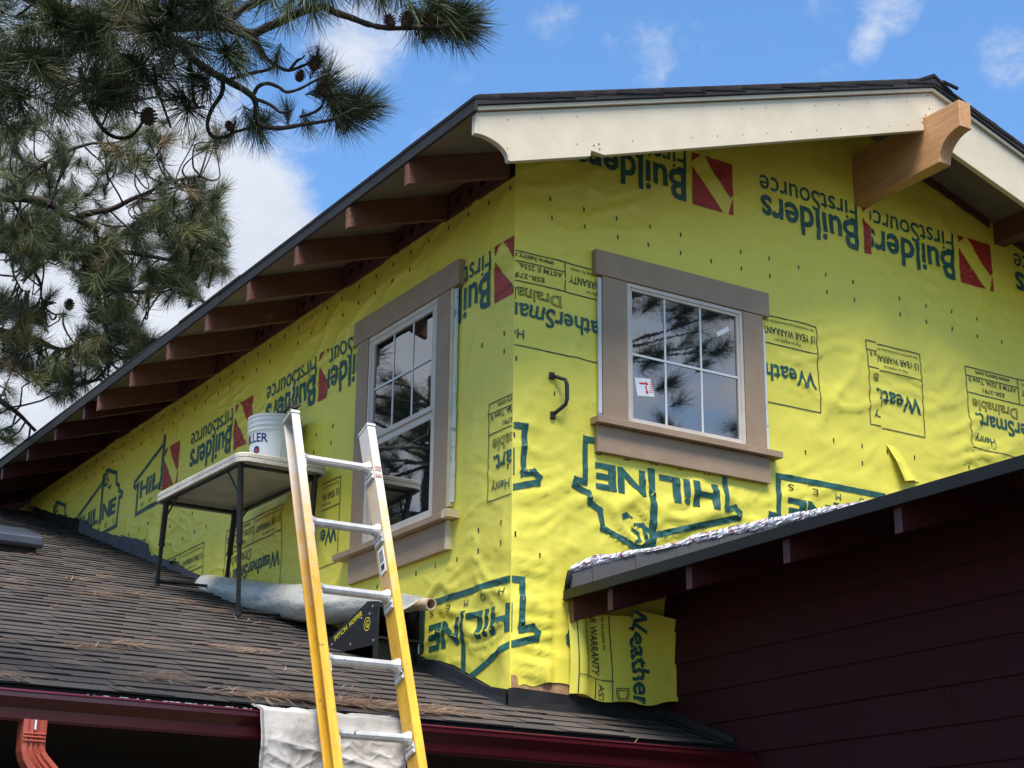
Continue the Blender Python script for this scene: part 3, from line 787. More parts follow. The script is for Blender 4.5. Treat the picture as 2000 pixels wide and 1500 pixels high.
# rafter tails
for i, y in enumerate((7.021, 7.675, 8.313, 8.973, 9.612, 10.265, 10.944, 11.609, 11.946, 12.604, 13.295, 13.987, 14.68, 15.4)):
    new = i < 8; zo = 0 if new else .022
    z0 = 5.262+zo
    if new: pp = [(3.742, z0), (4.345, z0+.603*SL), (4.345, soff(4.345)-.001), (3.785, soff(3.785)-.001), (3.742, soff(3.742)-.03)]
    else: pp = [(3.752, z0), (4.345, z0+.593*SL), (4.345, soff(4.345)-.001), (3.785, soff(3.785)-.001), (3.752, soff(3.752)-.03)]
    MB().prism([(x, y, z) for x, z in pp], (0, .040, 0)).build('rafter_tail', M['cedar'] if new else M['maroonr'], house, bevel=.0025,
        label=None if new else 'maroon painted rafter tail')
# blocking boards with round vent holes between the rafters
def blocking(y0, y1, holes):
    mb = MB(); x = LX-.018; z0, z1 = 5.463, soff(x)-.002; zc = (z0+z1)/2+.012; r = .034
    ys = [y0]
    cells = []
    for h in holes: cells.append((h-.05, h+.05))
    segs = []; cur = y0
    for a, b_ in cells:
        segs.append(('s', cur, a)); segs.append(('h', a, b_)); cur = b_
    segs.append(('s', cur, y1))
    for k, a, b_ in segs:
        if k == 's': mb.add([(x, a, z0), (x, b_, z0), (x, b_, z1), (x, a, z1)], [(0, 1, 2, 3)])
        else:
            n = 20; base = len(mb.v); c = (a+b_)/2
            for j in range(n):
                t = 2*math.pi*j/n; dx, dz = math.cos(t), math.sin(t)
                mb.v.append((x, c+r*dx, zc+r*dz))
                s1 = (b_-a)/2/abs(dx) if abs(dx) > 1e-6 else 9; s2 = ((z1-zc) if dz > 0 else (zc-z0))/abs(dz) if abs(dz) > 1e-6 else 9
                s_ = min(s1, s2); mb.v.append((x, c+s_*dx, zc+s_*dz)); mb.v.append((x+.03, c+r*dx, zc+r*dz))
            for j in range(n):
                k2 = (j+1) % n; mb.f.append((base+3*j, base+3*j+1, base+3*k2+1, base+3*k2)); mb.f.append((base+3*j, base+3*k2, base+3*k2+2, base+3*j+2))
    mb.add([(x, y0, z0), (x, y1, z0), (x+.036, y1, z0), (x+.036, y0, z0)], [(0, 1, 2, 3)])
    return mb
edges = [7.061, 7.675, 7.715, 8.313, 8.353, 8.973, 9.013, 9.612, 9.652, 10.265, 10.305, 10.944, 10.984, 11.609]
for k in range(0, 14, 2):
    y0, y1 = edges[k], edges[k+1]
    bl = blocking(y0, y1, [y0+.24, y0+.373, y0+.507]).build('blocking', M['blocking'], house)
MB().box(LX-.020, LX+.018, 11.65, 18, 5.463, soff(LX)-.03).build('blocking', M['maroonr'], house)
MB().box(LX-.004, LX+.018, 7.0, 18, 5.458, soff(LX)-.04).build('hole_dark_backing', M['hole'], house)  # near-black sheet stands in for the darkness inside the vent holes
mb = MB()
for (x0, x1) in ((7.10, 7.90), (8.06, 9.2)): mb.prism([(x0, GY-.004, soff(x0)-.055), (x1, GY-.004, soff(x1)-.055), (x1, GY-.004, soff(x1)-.003), (x0, GY-.004, soff(x0)-.003)], (0, -.018, 0))
mb.build('blocking', M['blocking'], house)

# ---- porch roof with its shingles
pr = MB()
PE = 6.46                        # eave edge of the porch roof deck
pr.prism([(-2, PE, proof(PE)-.03), (-2, 15.4, proof(15.4)-.03), (-2, 15.4, proof(15.4)+.001), (-2, PE, proof(PE)+.001)], (LX+2-.001, 0, 0))
pr.prism([(LX+.0, PE, proof(PE)-.03), (LX+.0, GY-.003, proof(GY)-.03), (LX, GY-.003, proof(GY)+.001), (LX, PE, proof(PE)+.001)], (MX-LX-.003, 0, 0))
porch = pr.build('porch_roof', M['shDk'], house, label='lower brown shingle roof under the side wall')
ang = math.atan(.32013)
UPS = Vector((0, math.cos(ang), math.sin(ang))); NRM = Vector((0, -math.sin(ang), math.cos(ang)))
def shingle_mesh(wd, th, m, jag):
    mb = MB(); c = []
    lo = .0085
    prof = [(0, lo-th*.0), (.19, .0)]
    mb.add([(0, 0, lo-.004), (wd, 0+jag, lo-.004), (wd, .20, -.002), (0, .20, -.002), (0, 0, lo-.004+th), (wd, jag, lo-.004+th), (wd, .20, .002), (0, .20, .002)],
           [(0, 3, 2, 1), (4, 5, 6, 7), (0, 1, 5, 4), (1, 2, 6, 5), (2, 3, 7, 6), (3, 0, 4, 7)])
    me = mb.mesh('shingle', m); me.materials.append(M['shDk'])
    me.polygons[2].material_index = 1; me.polygons[3].material_index = 1; me.polygons[5].material_index = 1
    return me
widths = [.15, .19, .23, .28, .34]
SHM = {}
for wi, wd in enumerate(widths):
    for ti, th in enumerate((.0045, .0085)):
        for mi, m in enumerate(('shA', 'shB', 'shC')): SHM[wi, ti, mi] = shingle_mesh(wd, th, M[m], random.uniform(-.003, .003))
R0 = rootloc(porch)
ncourse = int((15.3-PE)/math.cos(ang)/.1425)
cands = []
for c in range(ncourse):
    s_ = -.012+c*.1425; y = PE+s_*math.cos(ang); z = proof(PE)+s_*math.sin(ang)+.004
    xmax = MX-.004 if y < GY-.10 else LX-.004
    xmin = .6+.13*c*.0 if c < 40 else .6
    x = xmin-random.uniform(0, .2); flip = c % 2; 
    while x < xmax-.02:
        wi = random.randrange(5); wd = widths[wi]
        if x+wd > xmax: x = xmax-wd-.0005
        ti = (flip & 1); flip += 1
        if random.random() < .15: flip += 1
        mi = random.choices((0, 1, 2), (5, 4, 3))[0]
        yj = random.uniform(-.003, .003)
        cands.append((Vector((x, y, z))+UPS*yj, wi, ti, mi, c)); x += wd+.0012
        if x >= xmax-.03: break
def seen(p):
    d = p-EYE; f = d.dot(fwd); 
    return f > 0 and abs(d.dot(rgt)/f*FPX) < 1010 and abs(d.dot(upv)/f*FPX) < 770
vis = [c for c in cands if seen(c[0]+Vector((.08, 0, .02))) or seen(c[0])]
vis.sort(key=lambda c: (c[0]-EYE).length)
solo = set(id(c) for c in vis[:298])
rot = Matrix((Vector((1, 0, 0)), UPS, NRM)).transposed().to_4x4()
jv = {m: ([], [], []) for m in range(3)}
for c in cands:
    p, wi, ti, mi, _ = c
    if id(c) in solo:
        o = link('shingle', SHM[wi, ti, mi], porch); o.matrix_local = Matrix.Translation(p-R0) @ rot
    else:
        V, F, MI_ = jv[mi]; b0 = len(V); T = Matrix.Translation(p-R0) @ rot; me = SHM[wi, ti, mi]
        V += [tuple(T @ v.co) for v in me.vertices]; F += [tuple(b0+i for i in q.vertices) for q in me.polygons]; MI_ += [q.material_index for q in me.polygons]
for mi, m in enumerate(('shA', 'shB', 'shC')):
    me = bpy.data.meshes.new('shingles'); me.from_pydata(jv[mi][0], [], jv[mi][1]); me.materials.append(M[m]); me.materials.append(M['shDk']); me.polygons.foreach_set('material_index', jv[mi][2]); link('shingles', me, porch, kind='stuff')
# porch underside
mb = MB(); mb.box(-2, MX-.003, PE+.005, PE+.03, 2.40, 2.496); mb.build('fascia_board', M['maroond'], house)
mb = MB(); mb.box(-2, MX-.003, PE+.032, 10.2, 2.41, 2.43); mb.build('porch_ceiling', M['dark'], house)
mb = MB(); mb.box(-2, MX, 10.0, 10.1, .0, 2.408); mb.build('porch_wall', M['maroon'], house)

# ---- gutter and downspout
mb = MB(); gy, gz = 6.30, 2.487
sec = [(0.118, 0.0), (.118, -.098), (.035, -.104), (.030, -.094), (.026, -.058), (.010, -.036), (0, -.020), (0, 0), (.008, .004), (.014, -.002), (.010, -.006), (.006, -.004), (.004, -.020), (.014, -.034), (.030, -.056), (.034, -.090), (.112, -.094), (.114, 0)]
mb.prism([(-2.2, gy+a, gz+b_) for a, b_ in sec], (MX-.004+2.2, 0, 0))
gut = mb.build('gutter', M['gutter'], house, label='maroon gutter along the porch eave')
mb = MB(); mb.tube([(-2.2, gy+.003, gz+.001), (MX-.006, gy+.003, gz+.001)], .0065, 8); mb.build('gutter_lip', M['maroond'], gut, smooth=True)
mb = MB()
for k in range(26):
    x = 2.05+random.random()**.7*.72; mb.box(x, x+random.uniform(.006, .03), gy-.003, gy+.006, gz+.0068, gz+.0085)
mb.build('paint_chips', M['white'], gut, kind='stuff')
mb = MB(); mb.box(MX-.02, MX-.005, gy-.002, gy+.12, gz-.106, gz+.004); mb.build('gutter_joint', M['gutter'], gut)
ds = MB()
x0, x1, y0, y1 = 1.868, 1.952, 6.322, 6.395
def spout(mb, p0, p1, r):
    pass
def ribbed(c0, c1):
    """closed ribbed rectangular section swept between centres"""
    base = []
    for (cx, cy, cz, nx) in (c0, c1): pass
secs = [((1.910, 2.392), (1, 0)), ((1.910, 2.300), (1, 0)), ((1.911, 2.285), (.98, .2)), ((1.918, 2.262), (.90, .42)), ((1.934, 2.240), (.80, .6)), ((2.09, 2.085), (.72, .70)), ((2.30, 1.85), (.70, .71)), ((2.34, 1.80), (.9, .4)), ((2.35, 1.7), (1, 0)), ((2.35, .1), (1, 0))]
hw, hd_ = .043, .036
ring_pts = []
for (cx, cz), (ax, az) in secs:
    loop = []
    for t_, e in ((-1, 0), (-.6, .004), (-.45, -.004), (-.15, .004), (0, -.004), (.15, .004), (.45, -.004), (.6, .004), (1, 0)):
        loop.append((cx+ax*t_*hw, 6.322-e, cz+az*t_*hw))
    for t_ in (1, 0, -1): loop.append((cx+ax*t_*hw, 6.322+2*hd_, cz+az*t_*hw))
    ring_pts.append(loop)
n = len(ring_pts[0])
for lp in ring_pts: ds.v += lp
for i in range(len(ring_pts)-1):
    for j in range(n): ds.f.append((i*n+j, i*n+(j+1) % n, (i+1)*n+(j+1) % n, (i+1)*n+j))
dsp = ds.build('downspout', M['spout'], house, label='terracotta downspout with an elbow under the gutter')
mb = MB()
for z in (2.338, 2.326, 2.312): mb.box(1.868, 1.952, 6.314, 6.3215, z, z+.006)
mb.build('crimp_rings', M['spout'], dsp, bevel=.002)
mb = MB(); mb.box(1.905, 1.911, 6.3115, 6.3165, 2.355, 2.39); mb.build('paint_chips', M['white'], dsp, kind='stuff')

# ---- maroon wing: lap siding, eave, rafter tails, roof
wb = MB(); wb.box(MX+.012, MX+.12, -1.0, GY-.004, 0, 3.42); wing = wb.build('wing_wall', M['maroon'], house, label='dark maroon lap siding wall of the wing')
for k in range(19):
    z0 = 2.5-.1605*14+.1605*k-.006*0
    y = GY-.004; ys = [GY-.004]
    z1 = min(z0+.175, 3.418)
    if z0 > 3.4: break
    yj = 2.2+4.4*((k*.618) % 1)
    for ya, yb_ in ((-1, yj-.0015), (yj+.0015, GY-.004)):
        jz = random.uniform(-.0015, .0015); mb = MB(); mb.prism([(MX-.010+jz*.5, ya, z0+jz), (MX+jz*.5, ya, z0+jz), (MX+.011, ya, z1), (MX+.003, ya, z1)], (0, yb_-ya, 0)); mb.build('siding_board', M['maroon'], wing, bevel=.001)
WZ = 3.287
wr = MB(); wr.prism([(4.676, -1, WZ-.022), (9.6, -1, WZ-.022+SL*4.924), (9.6, -1, WZ+SL*4.924), (4.676, -1, WZ)], (0, GY-.006+1, 0))
wroof = wr.build('wing_roof', M['dark'], house, label='lower wing roof rising to the right')
for k in range(12):
    x0 = 4.668+.137*k; z0 = WZ+SL*(x0-4.676)
    mb = MB(); ye = GY-.008
    while ye > -1:
        y2 = ye-random.uniform(.8, 1.0); lo = random.uniform(0, .003)
        mb.prism([(x0, ye, z0+.003+lo+.006), (x0+.3, ye, z0+.3*SL+.003), (x0+.3, ye, z0+.3*SL+.009), (x0, ye, z0+.018+lo)], (0, y2-ye+.003, 0)); ye = y2
    mb.build('shingle_course', M['shd'], wroof)
mb = MB(); mb.box(4.660, 4.674, -1, GY-.012, 3.254, 3.300); mb.box(4.654, 4.674, -1, GY-.012, 3.2485, 3.2535); mb.build('drip_edge', M['dripd'], wroof)
MB().prism([(4.690, GY-.055, 3.142), (5.25, GY-.055, 3.142+.56*SL), (5.25, GY-.055, WZ-.024+SL*(5.25-4.676)), (4.690, GY-.055, 3.258)], (0, .043, 0)).build('rafter_tail', M['cedar'], house, bevel=.002, label='bare wood rafter tail against the yellow wall')
for k in range(8):
    y = 6.60-.655*k+(.04 if k else .055)-.04
    if k == 1: y = 6.007
    if k > 1: y = 5.349-.652*(k-2)
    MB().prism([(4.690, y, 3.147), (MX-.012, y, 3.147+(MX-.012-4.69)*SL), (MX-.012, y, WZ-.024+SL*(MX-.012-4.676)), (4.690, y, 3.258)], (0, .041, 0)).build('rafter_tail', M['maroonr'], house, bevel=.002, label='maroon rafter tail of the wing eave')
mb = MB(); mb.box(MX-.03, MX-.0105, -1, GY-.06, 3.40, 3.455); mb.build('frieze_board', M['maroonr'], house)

# step flashing and foil tape where the wing roof meets the gable wall
SHB = [(4.672, 3.306), (4.705, 3.335), (4.964, 3.41), (5.269, 3.50), (5.757, 3.66), (7.2, 4.12), (9, 4.70)]
FB = [(4.680, 3.392), (4.732, 3.406), (4.951, 3.485), (5.256, 3.579), (5.536, 3.664), (5.921, 3.779), (6.9, 4.085), (9, 4.75)]
FT = [(4.683, 3.418), (4.75, 3.462), (4.82, 3.503), (5.07, 3.555), (5.25, 3.60), (5.388, 3.650), (5.463, 3.699), (5.60, 3.735), (5.924, 3.839), (6.4, 3.978), (6.77, 4.070), (6.9, 4.09)]
x = 4.676; k = 0
while x < 8.2:
    x2 = x+random.choice((.125, .14, .14, .15)); d = .032+.003*(k % 2)
    zb0, zb1 = interp(SHB, x)-.05, interp(SHB, x2)-.05
    zt0, zt1 = interp(FB, x)+.006, interp(FB, x2)+.006
    MB().prism([(x, GY-.026, zb0), (x2-.002, GY-.026, zb1), (x2-.002, GY-.026, zt1), (x, GY-.026, zt0)], (0, -(d-.026)-.004, 0)).build('step_flashing', M['shn'], house)
    x = x2; k += 1
mb = MB(); n = 130
for i in range(n+1):
    x = 4.682+(6.80-4.682)*i/n
    a = interp(FB, x); b_ = a+(interp(FT, x)-a)*.78+.007*nz(x*9, 1)
    for j in range(6):
        t = j/5; mb.v.append((x, GY-.038-.011*abs(nz(x*26, t*2.5, 2))-.006*math.sin(t*math.pi), a-.004+(b_-a+.004)*t))
for i in range(n):
    for j in range(5): mb.f.append((i*6+j, (i+1)*6+j, (i+1)*6+j+1, i*6+j+1))
mb.build('foil_tape', M['foil'], house)
mb = MB(); mb.tube([(4.668, GY-.03, 3.30), (4.664, GY-.05, 3.34), (4.672, GY-.05, 3.382), (4.69, GY-.04, 3.38)], [.014, .016, .014, .006], 8); mb.build('roll_flashing', M['shd'], house, smooth=True)
# torn sheathing strip + black flashing at the foot of the gable wall
MB().box(LX+.004, 4.70, GY-.004, GY+.018, 2.76, 2.86).build('exposed_sheathing', M['osb'], house)
def strip(pts_lo, pts_hi, w_, d, m, name, nseg=40, wob=.004, lab=None):
    mb = MB(); u0, u1 = pts_lo[0][0], pts_lo[-1][0]
    for i in range(nseg+1):
        u = u0+(u1-u0)*i/nseg; a, b_ = interp(pts_lo, u), interp(pts_hi, u)
        for j, (z, dd) in enumerate(((a, d+.05), (a+.012, d+.004), ((a+b_)/2, d+wob*nz(u*7, 2)), (b_, d+wob*nz(u*9, 5)), (b_, 0.0))):
            mb.v.append((u, GY-dd, z) if w_ == 'G' else (LX-dd, -u, z))
    for i in range(nseg):
        for j in range(4): mb.f.append((i*5+j, (i+1)*5+j, (i+1)*5+j+1, i*5+j+1))
    return mb.build(name, M[m], house, label=lab)
strip([(LX-.02, 2.690), (5.30, 2.690)], [(LX-.02, 2.792), (4.376, 2.800), (4.7, 2.79), (5.0, 2.775), (5.30, 2.81)], 'G', .016, 'flash', 'base_flashing')
lo = [(-y, proof(y)+.004) for y in (11.0, 10, 9, 8, 7.0)]
strip(lo, [(-11.0, proof(11)+.05), (-10, proof(10)+.06), (-8.3, proof(8.3)+.06), (-7.85, 3.038), (-7.70, 3.020), (-7.5, 2.95), (-7.2, 2.83), (-7.0, 2.79)], 'S', .020, 'flash', 'base_flashing')
y = 11.0; k = 0
hs = [.045, .06, .055, .05, .06, .07, .11, .13, .14, .13, .12, .11, .10, .09, .085, .08, .11, .12, .12, .11, .10, .09, .08, .08, .08, .07, .07]
for k in range(27):
    y2 = y+.15; hh = hs[k]+random.uniform(-.008, .008)
    MB().prism([(LX-.022-.002*(k % 2), y, proof(y)-.01), (LX-.022-.002*(k % 2), y2-.004, proof(y2)-.01), (LX-.022-.002*(k % 2), y2-.004, proof(y2)+hh), (LX-.022-.002*(k % 2), y, proof(y)+hh)], (.018, 0, 0)).build(
        'step_flashing', M['shn'] if k < 18 else M['shd'], house)
    y = y2
MB().box(LX-.012, LX+.01, 12.12, 12.40, 4.42, 4.505).build('exposed_sheathing', M['osb'], house)
mb = MB(); mb.prism([(MX-.024, PE-.01, proof(PE)+.0), (MX-.024, GY-.02, proof(GY)+.0), (MX-.024, GY-.02, proof(GY)+.075), (MX-.024, PE-.01, proof(PE)+.05)], (.012, 0, 0))
mb.prism([(MX-.085, PE-.012, proof(PE)+.018), (MX-.085, GY-.02, proof(GY)+.018), (MX-.085, GY-.02, proof(GY)+.026), (MX-.085, PE-.012, proof(PE)+.026)], (.065, 0, 0))
mb.build('wall_flashing', M['flash'], house)
mb = MB(); VZ = proof(11.3)
mb.prism([(2.9, 11.30, VZ+.055), (2.9, 11.27, VZ+.075), (2.9, 11.28, VZ+.135), (2.9, 11.34, VZ+.168), (2.9, 11.72, VZ+.285), (2.9, 11.72, VZ+.25), (2.9, 11.34, VZ+.13)], (.445, 0, 0))
vt = mb.build('roof_vent', M['vent'], house, bevel=.008, label='grey metal vent on the porch roof')
MB().prism([(2.92, 11.34, VZ+.0), (2.92, 11.68, VZ+.11), (2.92, 11.68, VZ+.25), (2.92, 11.34, VZ+.13)], (.40, 0, 0)).build('vent_recess_shade', M['flash'], vt)  # black block stands in for the shaded recess under the hood

# ------------------------------------------------------------------ ladder
LO = Vector((2.81710289, 5.71580272, 2.35052433))
KS = 1.0753
LO = EYE+(LO-EYE)*KS+Vector((0, 0, 0))
rx = Vector((.9995661, -.02942274, -.00138381)).normalized()
rz = Vector((.01185348, .35879659, .93334051)).normalized()
ry = rz.cross(rx)                 # towards the house
RS = .3048*KS; RW = .3016*KS
tmin = -LO.z/rz.z
base = LO+rx*(RW/2)+rz*(tmin+.01)
ladder = thing('extension_ladder', base, 'yellow fibreglass extension ladder with aluminium rungs leaning on the gutter', 'ladder')
LM = Matrix((rx, ry, rz)).transposed().to_4x4()
topT = 4*RS+.215
L0 = tmin+.02
flyl = scuffed('yellow_fibreglass_scuffed', 0, 0)
def lad(name, mb, m, parent, sm=False, bev=0):
    """mesh in ladder frame: x across, y towards house, z along the rails; origin at rung five"""
    me = mb.mesh(name, m, (0, 0, 0), sm, bev)
    o = link(name, me, parent)
    if parent is ladder: o.matrix_local = Matrix.Translation(LO-base) @ LM
    return o
# scuff range in the rail's own z
M['flys'] = scuffed('yellow_fibreglass_worn_top', topT-.10, topT-.95)
def rail(x, sg):
    mb = MB(); dp = .043*KS; fl = .036*KS; t = .0055
    mb.box(*sorted((x, x+sg*t)), -dp, dp, L0, topT)
    mb.box(*sorted((x+sg*t, x+sg*fl)), -dp, -dp+t+.002, L0, topT)
    mb.box(*sorted((x+sg*t, x+sg*fl)), dp-t-.002, dp, L0, topT)
    return mb
for x, sg in ((-.002, -1), (RW+.002, 1)):
    r_ = lad('side_rail', rail(x, sg), M['flys'], ladder, bev=.0015)
    cap = MB(); cap.box(*sorted((x-sg*.002, x+sg*.042)), -.050, .050, topT-.012, topT+.006); lad('rail_cap', cap, M['alu'], r_, bev=.003)
for k in range(-8, 5):
    zc = k*RS
    if zc < L0+.1: continue
    mb = MB(); n = 20; R1 = .0175*KS
    pts = []
    for j in range(n):
        a = 2*math.pi*j/n; rr = R1*(1 if j % 2 else .95)
        pts.append((0, rr*math.cos(a), zc+rr*math.sin(a)))
    mb.prism(pts, (RW, 0, 0)); rg = lad('rung', mb, M['alu'], ladder)
    for x, sg in ((0, 1), (RW, -1)):
        bp = MB()
        bp.tube([(x, 0, zc), (x+sg*.012, 0, zc)], [.030*KS, .026*KS], 14); bp.tube([(x+sg*.012, 0, zc), (x+sg*.028, 0, zc)], [.024*KS, .0195*KS], 14)
        bp.box(*sorted((x, x+sg*.004)), -.040, .038, zc-.075, zc-.028)
        bp.box(*sorted((x+sg*.004, x+sg*.007)), -.034, .030, zc-.070, zc-.060); bp.box(*sorted((x+sg*.004, x+sg*.007)), -.034, .030, zc-.046, zc-.036)
        lad('rung_bracket', bp, M['alu'], rg)
lb = MB(); lb.box(RW-.0015, RW+.0005, -.026, .022, 2.35*RS, 2.72*RS); l1 = lad('warning_label', lb, M['white'], ladder)
lb = MB(); lb.box(RW-.0023, RW-.0016, -.016, .012, 2.40*RS, 2.48*RS)
for q in range(5): lb.box(RW-.0023, RW-.0016, -.020, .016, (2.52+.035*q)*RS, (2.535+.035*q)*RS)
lad('label_print', lb, M['black'], l1)
lb = MB(); lb.box(RW+.004, RW+.036, -.0485, -.0478, 4*RS-.04, 4*RS-.015); lb.box(RW+.004, RW+.036, -.0485, -.0478, 4*RS-.075, 4*RS-.058); lad('warning_label', lb, M['oldred'], ladder)

# ------------------------------------------------------------------ folding table
TO = Vector((3.747, 8.97, 4.317)); tx = Vector((.998, .06, .017)).normalized(); ty = Vector((-.06, .998, -.02)); ty = (ty-tx*ty.dot(tx)).normalized(); tz = tx.cross(ty)
TW, TL = .593, 1.186
tb = thing('folding_table', Vector((4.0, 9.6, proof(9.6))), 'white plastic folding table with dark legs standing on the porch roof', 'table')
def T(a, b_, c): return TO+tx*a+ty*b_+tz*c
mb = MB(); r = .07; out2 = []
for cx, cy, a0 in ((TW-r, TL-r, 0), (r, TL-r, 90), (r, r, 180), (TW-r, r, 270)):
    for k in range(6):
        a = math.radians(a0+90*k/5); out2.append((cx+r*math.cos(a), cy+r*math.sin(a)))
mb.prism([T(a, b_, -.012) for a, b_ in out2], tz*.032)
top = mb.build('tabletop', M['tabletop'], tb, bevel=.006)
rim = MB(); n = len(out2)
for i in range(n):
    a, b_ = out2[i], out2[(i+1) % n]
    sc_ = lambda q: (TW/2+(q[0]-TW/2)*.955, TL/2+(q[1]-TL/2)*.975)
    A, B = sc_(a), sc_(b_)
    rim.add([T(*a, -.034), T(*b_, -.034), T(*B, -.034), T(*A, -.034), T(*a, -.010), T(*b_, -.010), T(*B, -.010), T(*A, -.010)],
            [(0, 1, 2, 3), (0, 4, 5, 1), (3, 2, 6, 7)])
rim.build('rim', M['tabletop'], top)
fr = MB()
for a in (.045, TW-.045): fr.tube([T(a, .06, -.036), T(a, TL-.06, -.036)], .011, 8)
for b_ in (.09, TL-.09): fr.tube([T(.045, b_, -.038), T(TW-.045, b_, -.038)], .011, 8)
fr.build('under_frame', M['tleg'], tb, smooth=True)
feet = {(0, 0): (3.893, 9.201), (0, 1): (3.792, 10.285), (1, 0): (4.325, 9.25), (1, 1): (4.29, 10.38)}
for (i, j), (fx, fy) in feet.items():
    ptop = T(.05 if not i else TW-.05, .09 if not j else TL-(.05 if i else .09), -.03); pb = Vector((fx, fy, proof(fy)+.02))
    mb = MB(); mid = ptop.lerp(pb, .52)
    mb.tube([ptop, mid], .0185, 10); mb.tube([mid-(pb-ptop)*.012, mid+(pb-ptop)*.006], .0225, 10); mb.tube([mid, pb], .0135, 10); mb.tube([pb+Vector((0, 0, .06)), pb], .018, 10)
    lg = mb.build('leg', M['tleg'], tb, smooth=False)
    br = MB(); d = 1 if not j else -1
    br.tube([ptop.lerp(pb, .22), T(.05 if not i else TW-.05, (.09+.16) if not j else TL-.25, -.04)], .006, 6)
    br.build('brace', M['tleg'], lg)
for j in (0, 1):
    y0_, y1_ = feet[0, j], feet[1, j]
    MB().tube([(y0_[0], y0_[1], proof(y0_[1])+.05), (y1_[0], y1_[1], proof(y1_[1])+.05)], .010, 8).build('cross_bar', M['tleg'], tb)

# ------------------------------------------------------------------ bucket on the table
bc = T(.462, .485, .021)
bk = thing('bucket', bc, 'white plastic five gallon bucket with dark lettering on the table', 'bucket')
tilt = Vector((0, 0, 1))
mb = MB(); H = .382
prof = [(0.001, .004), (.135, .004), (.139, 0), (.142, .008), (.153, .28), (.153, .283), (.164, .285), (.164, .296), (.155, .300), (.156, .312), (.166, .315), (.166, .325), (.157, .329), (.158, .345), (.167, .348), (.167, .357), (.158, .361), (.159, .371), (.168, .373), (.168, H), (.160, H), (.152, .30), (.136, .02), (.001, .015)]
mb.lathe(bc, prof, 48); mb.build('pail', M['bucket'], bk, smooth=False)
bpy.data.objects
camdir = math.atan2(-(bc.y), -(bc.x))
def cyl_text(body, a0, a1, z0, cap, m, name, r=.1505, bold=.02):
    vs, fs = textbm(body, bold, 0)
    bm = bmesh.new(); vv = [bm.verts.new((x, y, 0)) for x, y in vs]
    for f in fs:
        try: bm.faces.new([vv[i] for i in f])
        except ValueError: pass
    bmesh.ops.triangulate(bm, faces=bm.faces[:])
    for _ in range(2):
        es = [e for e in bm.edges if e.calc_length() > .05]
        bmesh.ops.subdivide_edges(bm, edges=es, cuts=1); bmesh.ops.triangulate(bm, faces=bm.faces[:])
    for v in bm.verts:
        a = camdir+math.radians(a0+(a1-a0)*v.co.x); z = z0+cap*v.co.y*(1+.0*v.co.x)+.012*math.sin(math.pi*v.co.x)
        rr = .1425+(z-.008)/.272*.0105+.0012
        v.co = Vector((rr*math.cos(a), rr*math.sin(a), z))
    me = bpy.data.meshes.new(name); bm.to_mesh(me); bm.free(); me.materials.append(m); return link(name, me, bk)
cyl_text('MILLER', -100, -14, .200, .055, M['navy'], 'lettering')
mb = MB(); cc = []
for k in range(18):
    a = 2*math.pi*k/18; aa = camdir+math.radians(-44+9*math.cos(a)); z = .158+.026*math.sin(a); rr = .1425+(z-.008)/.272*.0105+.0012
    cc.append((bc.x+rr*math.cos(aa), bc.y+rr*math.sin(aa), bc.z+z))
mb.add(cc, [tuple(range(18))]); mb.build('emblem', M['navy'], bk)
mb = MB(); cc = []
for k in range(12):
    a = 2*math.pi*k/12; aa = camdir+math.radians(-44+5*math.cos(a)); z = .156+.014*math.sin(a); rr = .1425+(z-.008)/.272*.0105+.002
    cc.append((bc.x+rr*math.cos(aa), bc.y+rr*math.sin(aa), bc.z+z))
mb.add(cc, [tuple(range(12))]); mb.build('emblem', M['inkr'], bk)
hp = []
for k in range(19):
    a = math.pi*k/18; hp.append(bc+Vector((.17*math.cos(a)*math.cos(camdir+1.2), .17*math.cos(a)*math.sin(camdir+1.2), .35))+Vector((math.cos(camdir+1.2+math.pi/2), math.sin(camdir+1.2+math.pi/2), .0))*(.02*math.sin(a))+Vector((0, 0, -.25*math.sin(a)*0)))
hp = [bc+Vector((math.cos(camdir-1.57)*.17*math.cos(math.pi*k/18)-math.cos(camdir)*-.17*0, math.sin(camdir-1.57)*.17*math.cos(math.pi*k/18), .35)) + Vector((-math.cos(camdir), -math.sin(camdir), 0))*.172*math.sin(math.pi*k/18)+Vector((0, 0, -.14*math.sin(math.pi*k/18))) for k in range(19)]
MB().tube(hp, .003, 6).build('bail_handle', M['alu'], bk)
# tool leaning in the bucket
bt = thing('caulk_tool', bc+Vector((.05, 0, .02)), 'thin rod with a black clamp sticking up out of the white bucket', 'tool')
q0, q1 = at(566, 850, 9.95), at(571, 750, 9.95)
rod = MB().tube([Vector((bc.x+.03, bc.y, bc.z+.03)), at(566, 800, (at(566, 850, 9.95)-EYE).length), q1], .0035, 6).build('rod', M['alu'], bt)
mb = MB(); mb.tube([at(540, 806, 9.9), at(556, 803, 9.9), at(566, 793, 9.9), at(576, 797, 9.9), at(588, 790, 9.9)], [.004, .012, .010, .014, .004], 7)
mb.tube([at(566, 793, 9.9), at(564, 780, 9.9)], [.010, .004], 6); mb.tube([at(578, 822, 9.9), at(586, 824, 9.9)], [.018, .010], 8); mb.tube([at(566, 800, 9.9), at(580, 822, 9.9)], .006, 6)
mb.build('clamp', M['black'], bt)

